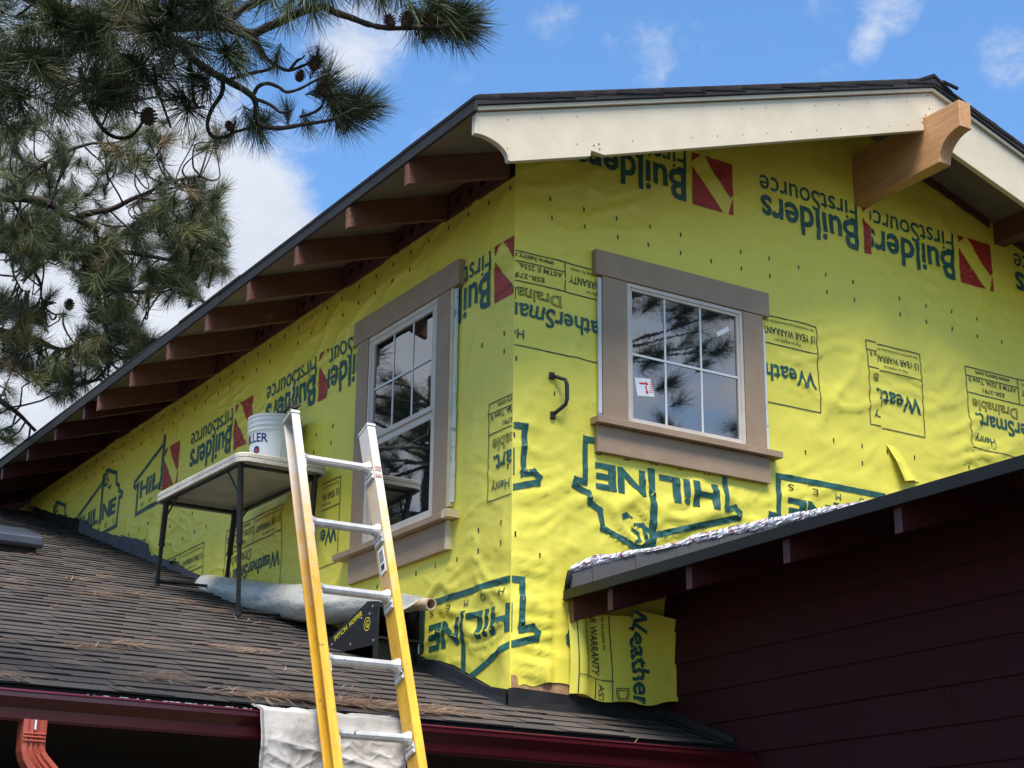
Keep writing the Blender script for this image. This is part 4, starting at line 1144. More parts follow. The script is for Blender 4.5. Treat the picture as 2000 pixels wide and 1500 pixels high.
# ------------------------------------------------------------------ roll of wrap lying along the wall
rl = thing('wrap_roll', (4.15, 8.8, proof(8.8)), 'loosely wound roll of shiny white membrane with cardboard core lying along the wall', 'roll')
CL = [(392, 1143, 13, 4.24), (400, 1144, 21, 4.24), (430, 1152, 25, 4.24), (480, 1163, 30, 4.24), (540, 1174, 34, 4.24), (600, 1180, 36, 4.24), (660, 1184, 34, 4.24), (700, 1184, 29, 4.24), (740, 1181, 25, 4.24), (780, 1179, 20, 4.24), (815, 1178, 13, 4.24)]
def on_x(px, py, X):
    d = sight(px, py); t = (X-EYE.x)/d.x; return EYE+d*t, t
mb = MB(); k = 40; rings = []
import bisect
xs = [c[0] for c in CL]
S = 90
for i in range(S+1):
    px = 392+(815-392)*i/S
    j = min(max(bisect.bisect(xs, px)-1, 0), len(CL)-2); t = (px-xs[j])/(xs[j+1]-xs[j]); t = t if not 0 < t < 1 else t
    v = [CL[j][m_]+(CL[j+1][m_]-CL[j][m_])*t for m_ in range(4)]
    c, dist = on_x(v[0], v[1], v[3]); rad = v[2]*dist/FPX
    rings.append((c, rad))
for i, (c, rad) in enumerate(rings):
    tdir = (rings[min(i+1, S)][0]-rings[max(i-1, 0)][0]).normalized(); u = Vector((1, 0, 0)); u = (u-tdir*u.dot(tdir)).normalized(); v = tdir.cross(u)
    for j in range(k):
        a = 2*math.pi*j/k
        rr = rad*(1+.04*nz(i*.06, math.cos(a)*1.5, math.sin(a)*1.5+3)+.07*max(0, 1-abs(nz(i*.05+a*.8, a*1.3+i*.04, 8))*4)**2-.10*math.exp(-((i-62)/3.5)**2)*(.5+.5*math.sin(a*3+1)))
        mb.v.append(tuple(c+(u*math.cos(a)*1.0+v*math.sin(a))*rr))
for i in range(S):
    for j in range(k): mb.f.append((i*k+j, i*k+(j+1) % k, (i+1)*k+(j+1) % k, (i+1)*k+j))
mb.f.append(tuple(range(k))); mb.build('membrane', M['roll'], rl, smooth=True)
c0, _ = on_x(700, 1180, 4.24); c1, d1_ = on_x(842, 1180, 4.24); tdir = (c1-c0).normalized()
mb = MB(); mb.tube([c0, c1], .032, 20, cap=False); mb.lathe(c1, [(.032, 0), (.024, 0), (.024, -.10), (.0, -.10)], 20, tdir); mb.build('core', M['card'], rl, smooth=False)
# loose outer film edge
mb = MB(); A = [on_x(752, 1160, 4.17)[0], on_x(828, 1165, 4.19)[0], on_x(800, 1185, 4.15)[0], on_x(775, 1198, 4.14)[0], on_x(752, 1204, 4.15)[0]]
mb.add(A, [(0, 1, 2, 3, 4)]); mb.build('membrane', M['roll'], rl)

# ------------------------------------------------------------------ black roof wedge
wd_ = thing('roof_wedge', (4.2, 8.0, proof(8.0)), 'black plastic triangular roof wedge with yellow printing standing behind the ladder', 'tool stand')
def wy(y, z, x=4.085): return (x, y, z)
tri = [(8.44, proof(8.44)+.02), (7.845, proof(7.845)+.02), (7.845, 3.318), (7.96, 3.335), (8.43, proof(8.43)+.045)]
cut = [(8.24, 3.108), (7.885, 3.093), (7.885, 3.025), (8.22, 3.095)]
# side panel as a frame of bars around the long cut-out
def side_panel(x):
    mb = MB()
    pcs = [[(8.44, 3.165), (8.24, 3.108), (7.885, 3.096), (7.845, 3.096), (7.845, 3.318), (7.96, 3.335), (8.425, 3.195)],
           [(8.44, 3.165), (8.41, 3.156), (7.845, 2.985), (7.845, 3.012), (8.235, 3.108)], [(7.885, 3.096), (7.885, 3.022), (7.845, 3.012), (7.845, 3.096)]]
    for q in pcs: mb.prism([(x, a, b_) for a, b_ in q], (.012, 0, 0))
    return mb
for x in (4.085, 4.335): side_panel(x).build('side_panel', M['hopper'], wd_, bevel=.0015)
mb = MB()
mb.box(4.097, 4.335, 7.85, 7.865, 3.290, 3.315); mb.box(4.097, 4.335, 7.85, 8.25, 3.128, 3.140); mb.box(4.097, 4.335, 7.85, 7.865, 2.985, 3.005)
mb.box(4.097, 4.335, 7.90, 7.905, 3.005, 3.128)
mb.prism([(4.097, 8.42, 3.180), (4.097, 7.96, 3.320), (4.097, 7.96, 3.332), (4.097, 8.42, 3.192)], (.238, 0, 0))
mb.build('deck_panel', M['hopper'], wd_)
for k in range(9):
    z = 3.02+.033*k
    q = MB(); q.box(4.078, 4.0849, 7.848, 7.862, z, z+.016); 
    if k in (0, 8): q.build('rib', M['hopper'], wd_)
rv = MB()
for a, b_ in ((8.36, 3.165), (8.14, 3.135), (7.93, 3.265), (7.88, 3.12), (7.90, 3.30), (8.02, 3.255)): rv.tube([(4.084, a, b_), (4.082, a, b_)], .006, 8)
for a, b_ in ((4.33, 3.09), ): rv.box(a, a+.006, 7.846, 7.8495, b_-.02, b_+.03)
rv.build('rivets', M['alu'], wd_)
def wtext(body, y0, z0, wdth, cap, m, ang_, name='lettering'):
    vs, fs = textbm(body, .02, 0); me = bpy.data.meshes.new(name); R = rootloc(wd_); V = []
    for x, y in vs:
        a = x*wdth; b_ = y*cap; ca, sa = math.cos(ang_), math.sin(ang_)
        V.append(Vector((4.0835, y0-(a*ca-b_*sa), z0+a*sa+b_*ca))-R)
    me.from_pydata(V, [], fs); me.materials.append(m); return link(name, me, wd_)
sa_ = math.atan2(3.335-3.195, 8.425-7.96)
wtext('PITCH', 8.325, 3.176, .15, .028, M['yprint'], sa_); wtext('HOPPER', 8.155, 3.228, .15, .028, M['yprint'], sa_)
mb = MB()
for k in range(24):
    a0 = 2*math.pi*k/24; a1 = 2*math.pi*(k+1)/24
    mb.add([(4.0835, 7.955+r_*math.cos(a)*1.0, 3.215+r_*math.sin(a)) for a, r_ in ((a0, .036), (a1, .036), (a1, .031), (a0, .031))], [(0, 1, 2, 3)])
mb.build('emblem', M['yprint'], wd_)
wtext('G', 7.972, 3.197, .034, .038, M['yprint'], 0)

# ------------------------------------------------------------------ drop cloth over the gutter
dc = MB(); na, nb = 150, 170
lens = [0, .10, .19, .205, .70]
prof = [(6.50, proof(6.5)+.022), (6.40, proof(6.40)+.018), (6.315, gz+.014), (6.286, gz+.005), (6.270, gz-.06), (6.262, 1.98)]
cum = [0]
for a, b_ in zip(prof, prof[1:]): cum.append(cum[-1]+math.hypot(b_[0]-a[0], b_[1]-a[1]))
for i in range(na+1):
    a = i/na
    start = .11+.05*nz(a*4, 1)+ (.0 if a < .12 else .03)*math.sin(a*5)
    if a > .5: start += .03
    for j in range(nb+1):
        s_ = start+(cum[-1]-start)*j/nb
        y = interp(list(zip(cum, [q[0] for q in prof])), s_); z = interp(list(zip(cum, [q[1] for q in prof])), s_)
        x = 2.775+(3.405-2.775)*a-.03*(j/nb)*(1-a)*.6
        hang = max(0, s_-.26)
        rdg = lambda v_, p_: max(0, 1-abs(v_)*3.2)**p_
        y -= .006+.010*min(1, hang*6)*(1+nz(x*5.5, hang*1.2, 4))
        y -= min(1, hang*7+.12)*(.011*rdg(nz(x*3.0-hang*4.4, hang*5.0+x, 11), 1.5)+.006*rdg(nz(x*6.5+hang*7, hang*8-x*3, 13), 2.2)+.0035*rdg(nz(x*14-hang*9, hang*17+x*4, 17), 2)+.003*nz(x*30, s_*30, 6))
        if hang == 0: z += .008*abs(nz(x*12, s_*20, 2))
        z += .004*nz(x*9, s_*8)
        dc.v.append((x, y, z))
for i in range(na):
    for j in range(nb): dc.f.append((i*(nb+1)+j, (i+1)*(nb+1)+j, (i+1)*(nb+1)+j+1, i*(nb+1)+j+1))
cl = thing('drop_cloth', (3.08, 6.27, 1.98), 'grey stained canvas drop cloth folded over the gutter behind the ladder', 'cloth')
sheet = dc.build('canvas', M['cloth'], cl, smooth=True)
for aoff in (2, 148):
    hm = MB()
    pts = [dc.v[aoff*(nb+1)+j] for j in range(0, nb+1, 3)]
    hm.tube([(p_[0], p_[1]-.004, p_[2]) for p_ in pts], .004, 6)
    hm.build('hem', M['hem'], cl)

# ------------------------------------------------------------------ needles fallen on the porch roof
fn_ = {'dryn': MB(), 'drynp': MB()}
def fneedle(x, y, a, ln, m, lift=.004, wdt=.0022):
    mb = fn_[m]; P = Vector((x, y, proof(y)+.020)); d = Vector((math.cos(a), 0, 0))+UPS*math.sin(a); d.normalize()
    s_ = d.cross(NRM).normalized()*wdt; bend = random.uniform(-.03, .03)
    p0 = P+NRM*random.uniform(0, lift); p1 = P+d*ln*.5+NRM*random.uniform(.002, lift+.006)+s_*bend*400*ln; p2 = P+d*ln+NRM*random.uniform(0, lift*1.6)
    mb.add([p0-s_, p0+s_, p1+s_, p1-s_, p2+s_*.4, p2-s_*.4], [(0, 1, 2, 3), (3, 2, 4, 5)])
def clump(x, y, n, sp, spy, ln=.15):
    a0 = random.uniform(-.5, .5)
    for _ in range(n):
        fneedle(x+random.gauss(0, sp), y+random.gauss(0, spy), a0+random.gauss(0, .5), random.uniform(.6, 1.15)*ln, random.choices(('dryn', 'drynp'), (3, 2))[0], .012)
for _ in range(60):
    y = 6.5+random.random()**1.3*6.5; x = random.uniform(1.7+.22*(y-6.5), LX-.1 if y > GY else MX-.2)
    clump(x, y, random.choice((1, 2, 3, 5, 9)), .05, .02)
for cx_, cy_ in ((1.75, 6.95), (1.9, 7.5), (2.35, 7.45), (2.75, 7.6), (2.5, 6.8), (3.3, 7.9)):
    for _ in range(3): clump(cx_+random.gauss(0, .12), cy_+random.gauss(0, .05), 13, .07, .02)
for _ in range(26): clump(random.uniform(2.75, 3.75), random.gauss(6.60, .05), 22, .09, .022)
for _ in range(10): clump(random.uniform(2.3, 3.9), random.uniform(9.0, 10.5), 10, .07, .03)
for x in (1.85, 2.2, 2.24, 2.9): 
    for _ in range(3): fneedle(x+random.uniform(-.03, .03), 6.47, random.uniform(-1.8, -1.0), .14, 'drynp', .02)
for m in fn_: tag(fn_[m].build('fallen_pine_needles', M[m]), 'brown fallen pine needles scattered over the porch roof shingles' if m == 'dryn' else 'pale dry pine needles scattered over the porch roof shingles', 'pine needles', None, 'stuff')
tw = MB(); tw.tube([at(1247, 1441, 7.95), at(1232, 1460, 7.93), at(1212, 1482, 7.9), at(1190, 1502, 7.88)], [.0016, .003, .0025, .001], 5)
tag(tw.build('dry_needle', M['drynp']), 'single long dry pine needle hanging off the gutter at right', 'pine needle')

# ------------------------------------------------------------------ pines
def tuft_mesh(n, m, ln, shoot=.13, wdt=.0012, droop=.0, spread=(25, 80)):
    V = []; F = []; MI = []
    for i in range(n):
        t = random.random()**.8; o = Vector((0, 0, -shoot*(1-t)))
        phi = random.uniform(0, 2*math.pi); th = math.radians(random.uniform(*spread)*(1-.45*t)); 
        d = Vector((math.sin(th)*math.cos(phi), math.sin(th)*math.sin(phi), math.cos(th)))
        L_ = ln*random.uniform(.72, 1.08); s_ = d.orthogonal().normalized(); s_.rotate(Matrix.Rotation(random.uniform(0, 6.28), 3, d)); 
        s_ *= wdt; bnd = Vector((random.uniform(-1, 1), random.uniform(-1, 1), random.uniform(-1, 1)))*.07*L_
        p1 = o+d*L_*.5+bnd*.5; p2 = o+d*L_+bnd*-.5
        b0 = len(V); V += [o-s_, o+s_, p1+s_, p1-s_, p2]; F += [(b0, b0+1, b0+2, b0+3), (b0+3, b0+2, b0+4)]
    me = bpy.data.meshes.new('needle_tuft'); me.from_pydata([tuple(v) for v in V], [], F); me.materials.append(m); return me
NT = {}
for si, (n, ln, sp) in enumerate(((170, .19, (18, 85)), (140, .185, (28, 110)), (190, .175, (12, 70)))):
    for mi in range(4): NT[si, mi] = tuft_mesh(n if mi < 3 else n//2, M['ndl'][mi], ln, spread=sp)
def branch(mb, pts, r0, r1, k=6, rough=0.0):
    P = [Vector(p_) for p_ in pts]; Q = []
    n = len(P)
    for i in range(n-1):
        a = P[max(i-1, 0)]; b_ = P[i]; c = P[i+1]; d = P[min(i+2, n-1)]
        for s_ in range(4):
            t = s_/4
            q = .5*((2*b_)+(c-a)*t+(2*a-5*b_+4*c-d)*t*t+(3*b_-a-3*c+d)*t**3); Q.append(q+Vector((nz(q.x*5, q.y*5, q.z*5), nz(q.x*5+9, q.y*5, q.z*5), nz(q.x*5, q.y*5+7, q.z*5)))*rough)
    Q.append(P[-1]); m = len(Q)
    mb.tube(Q, [(r0+(r1-r0)*i/(m-1))*(1+.30*nz(i*1.3, r0*100)) for i in range(m)], k)
    return Q
def orient(d):
    return d.to_track_quat('Z', 'Y').to_matrix().to_4x4() @ Matrix.Rotation(random.uniform(0, 6.28), 4, 'Z')
def pine(name, root, label, limbs, tufts, cones, trunk, twig_r, scale, crown):
    t = thing(name, root, label, 'pine tree')
    tk = MB(); branch(tk, trunk, .26, .10, 14, .03); tk.build('trunk', M['bark'], t, smooth=True)
    allp = []
    for pts, r0, r1 in limbs:
        r0 *= .78; r1 *= .72; mb = MB(); Q = branch(mb, pts, r0, r1, 8, .02); allp += Q; mb.build('limb', M['bark'] if r0 > .02 else M['barkt'], t, smooth=True)
    A = np.array([tuple(p_) for p_ in allp]); R = rootloc(t); tw = MB()
    placed = []
    for (p_, d, si, mi, sc2, tie) in tufts:
        o = link('needle_tuft', NT[si, mi], t)
        o.matrix_local = Matrix.Translation(p_-R) @ orient(d) @ Matrix.Scale(sc2*scale, 4)
        if tie:
            dist = np.linalg.norm(A-np.array(tuple(p_)), axis=1)+.25*np.abs(rng.normal(size=len(A)))
            q = Vector(A[int(np.argmin(dist))]); L_ = (q-p_).length
            if L_ > .03:
                mid = (p_+q)/2-d*.22*L_+Vector((random.uniform(-.15, .15), random.uniform(-.15, .15), -.16))*L_
                branch(tw, [q, q.lerp(mid, .55), mid.lerp(p_, .45)-d*.10*L_, p_], twig_r*1.1, twig_r*.55, 5, .02)
    if tw.v: tw.build('twigs', M['barkt'], t, kind='stuff')
    for p_, r_ in cones:
        r_ *= .85
        mb = MB(); ax = Vector((random.uniform(-.4, .4), random.uniform(-.4, .4), 1)).normalized(); u = ax.orthogonal().normalized(); v = ax.cross(u)
        mb.lathe(p_-ax*r_*1.1, [(0.001, 0), (r_*.5, r_*.12), (r_*.72, r_*.7), (r_*.62, r_*1.4), (r_*.25, r_*2.1), (.001, r_*2.25)], 10, ax)
        for k in range(70):
            h = (k+.5)/70; rr = r_*(.35+.75*math.sin(math.pi*min(.92, h*.9+.06))); a = k*2.39996
            rad_ = u*math.cos(a)+v*math.sin(a); c = p_+ax*(h*2.2-1.1)*r_; sd2 = ax.cross(rad_)*r_*.17
            mb.add([c+rad_*rr*.35-sd2, c+rad_*rr*.35+sd2, c+rad_*rr+sd2*.7+ax*r_*.10, c+rad_*rr*1.08+ax*r_*.16, c+rad_*rr-sd2*.7+ax*r_*.10, c+rad_*rr*.9-ax*r_*.02], [(0, 1, 2, 3, 4), (0, 5, 1), (1, 5, 2), (2, 5, 3), (3, 5, 4), (4, 5, 0)])
        mb.build('pine_cone', M['cone'], t)
    # crown outside the picture
    if crown:
        V = []; F = []; mats = []; n0 = 0; VV = []; FF = []
        tcols = {0: ([], [], 0), 1: ([], [], 0)}
        acc_ = {0: [[], [], 0], 1: [[], [], 0]}
        lm = MB()
        for (p_, d, s2, src) in crown:
            mi = random.choice((0, 1)); me = NT[random.randrange(3), mi]
            co = np.empty(len(me.vertices)*3); me.vertices.foreach_get('co', co); co = co.reshape(-1, 3)
            Mx = np.array(Matrix.Translation(p_-R) @ orient(d) @ Matrix.Scale(s2, 4))
            co = co @ Mx[:3, :3].T+Mx[:3, 3]; a = acc_[mi]
            a[0].append(co); a[1] += [tuple(i+a[2] for i in q.vertices) for q in me.polygons]; a[2] += len(co)
            if src is not None: lm.tube([src, src.lerp(p_, .5)+Vector((0, 0, .1)), p_], [.03, .02, .008], 5)
        for mi in acc_:
            if acc_[mi][0]:
                me = bpy.data.meshes.new('crown'); me.from_pydata(np.concatenate(acc_[mi][0]).tolist(), [], acc_[mi][1]); me.materials.append(M['ndl'][mi]); link('crown', me, t, kind='stuff')
        if lm.v: lm.build('small_limbs', M['barkt'], t, kind='stuff')
    return t
def seen_px(p_, margin=60):
    d = p_-EYE; f = d.dot(fwd)
    if f <= 0: return False
    X = 1000+d.dot(rgt)/f*FPX; Y = 750-d.dot(upv)/f*FPX
    return -margin < X < 2000+margin and -margin < Y < 1500+margin
def generic_crown(tx_, ty_, z0, z1, rmax, n, s2, avoid=True):
    res = []; tiers = []
    z = z0
    while z < z1:
        for _ in range(3): tiers.append((z, random.uniform(0, 6.28)))
        z += .7
    for i in range(n):
        z, a = random.choice(tiers); f = (z-z0)/(z1-z0); rm = rmax*(1-f)**.6*(.45+.55*min(1, f*6))+.3
        r_ = rm*random.uniform(.35, 1)**.6; a2 = a+random.gauss(0, .14); base_ = Vector((tx_, ty_, z))
        p_ = Vector((tx_+r_*math.cos(a2), ty_+r_*math.sin(a2), z+.10*r_+random.gauss(0, .22)))
        if avoid and seen_px(p_, 130): continue
        if avoid and 2.5 < p_.x < 10 and 5.2 < p_.y < 18.5: continue
        d = Vector((math.cos(a2), math.sin(a2), random.uniform(.1, .8))).normalized()
        res.append((p_, d, s2*random.uniform(.8, 1.2), base_ if random.random() < .25 else None))
    return res
def dirpx(dx, dy, depth=0.0): return (rgt*dx-upv*dy+fwd*depth).normalized()

# near pine: boughs across the upper left
D0 = 6.9
def nl(pts, dd=0.0): return [at(x, y, D0+dd+ddz) for x, y, ddz in pts]
TRN = Vector((-1.9, 5.6, 0))
tp_ = lambda h: TRN+Vector((.05*h, .03*h, h))
limbs = [
    ([tp_(5.2), at(-420, -180, 7.4), at(-60, -60, 7.2), at(180, 30, 7.1), at(347, 48, 6.95), at(437, 50, 6.9), at(478, 62, 6.9), at(502, 76, 6.88)], .060, .024),
    ([at(490, 70, 6.9), at(530, 48, 6.9), at(575, 28, 6.88), at(625, 18, 6.87), at(655, 27, 6.85), at(690, 37, 6.84), at(725, 48, 6.83), at(765, 53, 6.82), at(830, 51, 6.8), at(885, 46, 6.8), at(912, 42, 6.8)], .026, .009),
    ([at(440, 52, 6.92), at(470, 20, 6.95), at(520, -10, 6.98), at(590, -30, 6.98), at(680, -30, 6.95), at(780, -15, 6.9), at(870, 5, 6.88)], .022, .008),
    ([at(300, 45, 6.95), at(340, 80, 6.92), at(372, 112, 6.88), at(400, 133, 6.85), at(440, 160, 6.82), at(478, 186, 6.80), at(497, 205, 6.80), at(502, 238, 6.80), at(518, 250, 6.79), at(555, 249, 6.78), at(600, 238, 6.78), at(650, 232, 6.77), at(705, 214, 6.76)], .024, .008),
    ([at(491, 196, 6.8), at(500, 175, 6.8), at(520, 166, 6.79), at(545, 172, 6.78), at(562, 181, 6.77), at(590, 175, 6.76), at(618, 160, 6.75), at(640, 145, 6.75)], .011, .007),
    ([at(440, 160, 6.82), at(480, 148, 6.83), at(515, 138, 6.84), at(533, 128, 6.85)], .010, .008),
    ([at(495, 200, 6.8), at(530, 208, 6.78), at(552, 220, 6.77), at(570, 216, 6.77)], .010, .006),
    ([at(433, 160, 6.82), at(431, 190, 6.83), at(418, 215, 6.84), at(411, 240, 6.84), at(414, 260, 6.84), at(432, 268, 6.83), at(465, 258, 6.82), at(505, 250, 6.8)], .012, .008),
    ([at(503, 78, 6.88), at(512, 95, 6.88), at(522, 115, 6.87), at(545, 128, 6.86), at(565, 133, 6.85), at(590, 126, 6.85), at(615, 112, 6.84), at(622, 95, 6.84)], .012, .007),
    ([at(570, 130, 6.85), at(585, 112, 6.86), at(595, 108, 6.86)], .009, .005),
    ([at(590, 225, 6.8), at(620, 215, 6.8), at(632, 200, 6.8), at(635, 170, 6.8)], .009, .006),
    ([at(150, 130, 7.2), at(158, 175, 7.2), at(170, 210, 7.2), at(192, 248, 7.2), at(218, 266, 7.2), at(250, 265, 7.2), at(274, 246, 7.2), at(286, 222, 7.2)], .014, .009),
    ([at(366, 108, 6.95), at(368, 150, 6.95), at(374, 190, 6.95), at(386, 211, 6.95), at(400, 210, 6.95)], .012, .007),
    ([at(300, 130, 7.0), at(305, 170, 7.0), at(318, 205, 7.0), at(334, 250, 7.0)], .011, .006),
    ([tp_(5.0), at(-420, 0, 7.5), at(-120, 60, 7.3), at(60, 100, 7.2), at(170, 95, 7.1), at(260, 115, 7.0)], .045, .015),
    ([tp_(4.6), at(-300, 120, 7.5), at(-60, 180, 7.3), at(60, 190, 7.2)], .04, .015),
]
tf = []
def tl(x, y, dx, dy, s2=1.0, depth=6.85, si=None, mi=None, tie=False, dz=0.0):
    tf.append((at(x, y, depth), dirpx(dx, dy, dz), random.randrange(3) if si is None else si, random.choices((0, 1, 2), (5, 3, 1))[0] if mi is None else mi, s2, tie))
for a in ((912, 40, 1, -.15, 1.02), (905, 62, 1, .55, 1.05), (905, 22, 1, -.7, .95), (890, 55, .7, 1, 1.0), (880, 44, 1, -.25, 1.02), (868, 50, 1, .5, 1.0), (835, 52, .7, 1, .95), (850, 40, .6, -1, .85), (812, 52, .3, 1, .85), (872, 8, 1, .1, .9), (780, -12, .3, .9, .9), (700, -25, .2, 1, .9), (640, -10, .1, 1, .9),
          (900, 40, 1, .15, .9), (845, 20, .5, -.5, .8), (560, 30, -.2, 1, .85), (610, 22, .2, 1, .8), (590, -20, 0, 1, .9), (520, -5, -.2, 1, .9), (745, 0, .3, .8, .8),
          (708, 212, 1, -.35, 1.0), (700, 218, 1, .25, .98), (672, 230, .7, .8, .95), (690, 205, .3, -1, .95), (716, 205, .9, -.1, .9), (655, 228, .1, 1, .8), (640, 150, .5, -.9, .78), (640, 170, .9, -.3, .75), (620, 120, .4, -1, .62), (655, 185, .9, .0, .8),
          (505, 252, .1, 1, .85), (495, 250, .45, 1, .8), (560, 215, -.1, -1, .55), (520, 235, .4, -.7, .55), (450, 262, -.3, 1, .6), (540, 120, -.2, .9, .6), (470, 110, .2, .9, .8), (500, 90, .7, .8, .8), (600, 245, .3, 1, .55)):
    tl(*a, si=random.choice((0, 2)), mi=random.choices((0, 1), (4, 2))[0])
tl(640, 165, .1, .6, .62, mi=3); tl(622, 118, .1, .7, .5, mi=3); tl(660, 195, -.4, 1, .5, mi=3)
# the dense mass in the corner
for _ in range(118):
    x, y = random.uniform(-90, 455), random.uniform(-70, 260)
    if y > 265-max(0, x-60)*.42 + random.uniform(-15, 25): continue
    if x > 330 and y > 110: continue
    if x > 300 and 40 < y < 120 and random.random() < .5: continue
    tl(x, y, random.uniform(-.2, 1), random.uniform(-.6, 1), random.uniform(.8, 1.08), random.uniform(6.6, 7.6), tie=random.random() < .5, dz=random.uniform(-.8, .3))
for x, y in ((175, 72), (165, 60), (60, 105), (260, 120), (215, 175), (300, 60), (110, 30), (20, 180), (330, 20), (400, 10), (440, 100), (380, 150), (350, 190)):
    tl(x, y, random.uniform(-.3, .3), random.uniform(-.3, .4), 1.05, 6.7, mi=0, dz=-1)
    tl(x+20, y+25, random.uniform(-.6, .6), random.uniform(-.2, .8), 1.0, 6.75, mi=0, dz=-.6)
for x, y in ((235, 165), (270, 190), (330, 120), (250, 60)): tl(x, y, .2, .8, .8, 6.8, mi=3)
cones = [(at(762, 41, 6.78), .028), (at(794, 38, 6.78), .033), (at(840, 36, 6.8), .030), (at(586, 148, 6.82), .026), (at(614, 124, 6.82), .030), (at(449, 246, 6.82), .022), (at(195, 155, 6.9), .035), (at(225, 140, 6.95), .035), (at(290, 228, 6.95), .038), (at(632, 175, 6.78), .026)]
pine('pine_tree', TRN, 'near pine whose long dark needled boughs and cones reach across the upper left corner', limbs, tf, cones,
     [tp_(0), tp_(3), tp_(6), tp_(9), tp_(12)], .0048, 1.0, generic_crown(TRN.x+.3, TRN.y+.2, 4.2, 12.5, 3.6, 420, 1.3))

# farther pine: mid left, behind the eave
TR2 = Vector((1.1, 16.9, 0)); DF = 15.2
tq = lambda h: TR2+Vector((.0, .02*h, h))
FL = [
    ([tq(6.0), at(-420, 300, 14.8), at(-120, 350, 14.6), at(0, 384, 14.5), at(50, 388, 14.5), at(100, 402, 14.5), at(150, 430, 14.5), at(190, 455, 14.5)], .085, .03),
    ([at(150, 425, 14.5), at(190, 414, 14.5), at(215, 408, 14.5), at(250, 392, 14.5), at(290, 375, 14.5), at(340, 352, 14.5), at(390, 345, 14.5)], .04, .014),
    ([tq(5.6), at(-400, 430, 14.9), at(-100, 475, 14.7), at(0, 484, 14.6), at(70, 492, 14.6), at(120, 502, 14.6), at(190, 495, 14.6), at(235, 460, 14.6), at(280, 430, 14.6), at(330, 410, 14.6)], .085, .018),
    ([at(190, 495, 14.6), at(240, 492, 14.6), at(290, 500, 14.6), at(335, 508, 14.6), at(380, 515, 14.6), at(430, 500, 14.6)], .035, .012),
    ([at(300, 430, 14.6), at(340, 462, 14.6), at(380, 472, 14.6), at(425, 470, 14.6)], .02, .012),
    ([at(160, 500, 14.6), at(185, 540, 14.6), at(195, 590, 14.6), at(205, 640, 14.6), at(215, 690, 14.6), at(200, 740, 14.6)], .035, .012),
    ([at(200, 560, 14.6), at(250, 570, 14.6), at(300, 565, 14.6), at(345, 560, 14.6), at(385, 555, 14.6)], .02, .010),
    ([tq(4.4), at(-400, 560, 15), at(-100, 620, 14.8), at(0, 645, 14.6), at(60, 660, 14.6), at(110, 682, 14.6), at(135, 680, 14.6), at(170, 655, 14.6)], .06, .014),
    ([tq(4.0), at(-400, 660, 15), at(-80, 740, 14.8), at(0, 782, 14.6), at(35, 808, 14.6), at(70, 842, 14.6)], .05, .02),
    ([at(60, 497, 14.6), at(68, 530, 14.6), at(80, 560, 14.6), at(84, 585, 14.6), at(110, 592, 14.6)], .022, .010),
    ([at(20, 390, 14.5), at(50, 440, 14.5), at(90, 470, 14.5)], .02, .010),
    ([at(85, 585, 14.6), at(88, 600, 14.6), at(105, 612, 14.6), at(125, 610, 14.6)], .014, .008),
    ([at(30, 492, 14.6), at(25, 530, 14.6), at(40, 565, 14.6), at(60, 570, 14.6)], .014, .007),
    ([at(330, 410, 14.6), at(355, 430, 14.6), at(390, 440, 14.6), at(430, 430, 14.6)], .014, .008),
    ([at(0, 380, 14.6), at(60, 340, 14.6), at(120, 300, 14.6), at(180, 280, 14.6), at(230, 285, 14.6)], .03, .012),
]
tf = []
def region(n, x0, x1, y0, y1, p3=.08, s=1.0):
    for _ in range(n):
        x, y = random.uniform(x0, x1), random.uniform(y0, y1)
        tf.append((at(x, y, DF+random.uniform(-1.1, .9)-.4), dirpx(random.uniform(-.4, 1), random.uniform(-1, .7), random.uniform(-.7, .4)), random.randrange(3),
                   3 if random.random() < p3 else random.choices((0, 1, 2), (2, 4, 4))[0], s*random.uniform(.8, 1.1), True))
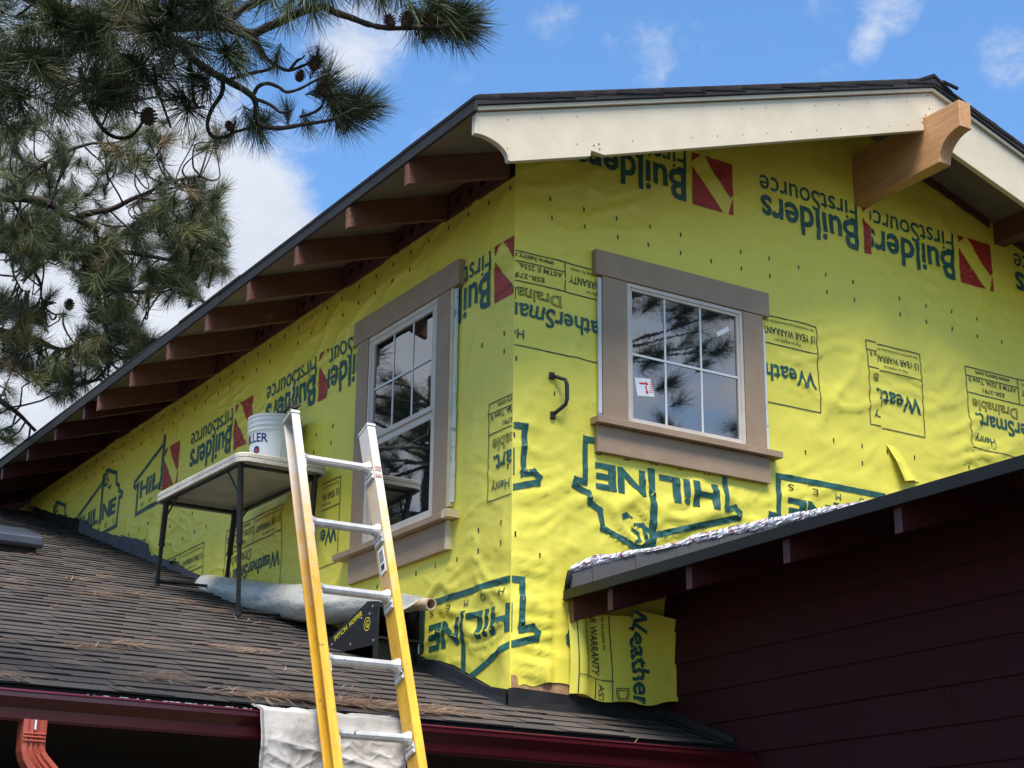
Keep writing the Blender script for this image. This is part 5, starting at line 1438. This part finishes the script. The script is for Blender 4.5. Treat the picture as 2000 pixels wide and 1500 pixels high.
region(46, -30, 200, 235, 480, .1); region(16, 200, 330, 235, 330, .1); region(34, 0, 240, 440, 530, .12)
region(26, 310, 435, 350, 440, .12); region(12, 230, 330, 390, 470, .1); region(26, 330, 440, 450, 540, .08); region(14, 260, 385, 530, 585, .08)
region(34, 160, 265, 520, 700, .08); region(20, 0, 85, 600, 730, .05); region(20, 95, 220, 680, 790, .12); region(7, 255, 320, 650, 685, .2); region(8, 20, 90, 700, 770, .15); region(6, -20, 60, 800, 860)
region(5, 60, 140, 540, 640); region(6, 380, 430, 250, 300); region(10, -20, 60, 560, 620)
cones = [(at(135, 595, 14.5), .05), (at(380, 540, 14.5), .04)]
first = tf; tf = []
region(60, -30, 210, 250, 500, .1); region(10, 180, 300, 240, 340, .1); region(26, 0, 240, 440, 530, .12); region(14, 320, 430, 350, 440, .12); region(34, 250, 435, 430, 540, .1)
region(14, 270, 380, 525, 580, .08); region(48, 160, 262, 520, 700, .08); region(14, 0, 80, 610, 730, .05); region(16, 100, 215, 690, 780, .12)
extra = [(p_, d, s2*1.06, None) for p_, d, si, mi, s2, tie in tf]; tf = first
pine('pine_tree', TR2, 'farther pine with olive needles hanging beyond the side eave at left', FL, tf[:299], cones,
     [tq(0), tq(4), tq(8), tq(12), tq(15)], .0085, 1.06, generic_crown(TR2.x, TR2.y, 4.0, 15.5, 4.2, 420, 1.5)+extra)

# pines behind the photographer, seen mirrored in the window panes
def back_pine(x, y, h, r_, n, label, s2):
    root = Vector((x, y, 0))
    pine('pine_tree', root, label, [], [], [], [root, root+Vector((.1, 0, h*.3)), root+Vector((0, .1, h*.65)), root+Vector((0, 0, h))], .006, 1.0, generic_crown(x, y, h*.22, h, r_, n, s2, avoid=True))
back_pine(11.2, -3.0, 12.5, 3.3, 560, 'tall pine on the street side, mirrored in the gable window', 1.5)
back_pine(20.0, -7.5, 17.0, 4.2, 240, 'larger pine farther down the street, mirrored at the right of the gable window', 2.2)
back_pine(-1.6, 18.4, 8.6, 2.6, 380, 'low bushy pine beyond the side yard, mirrored in the tall side window', 1.6)
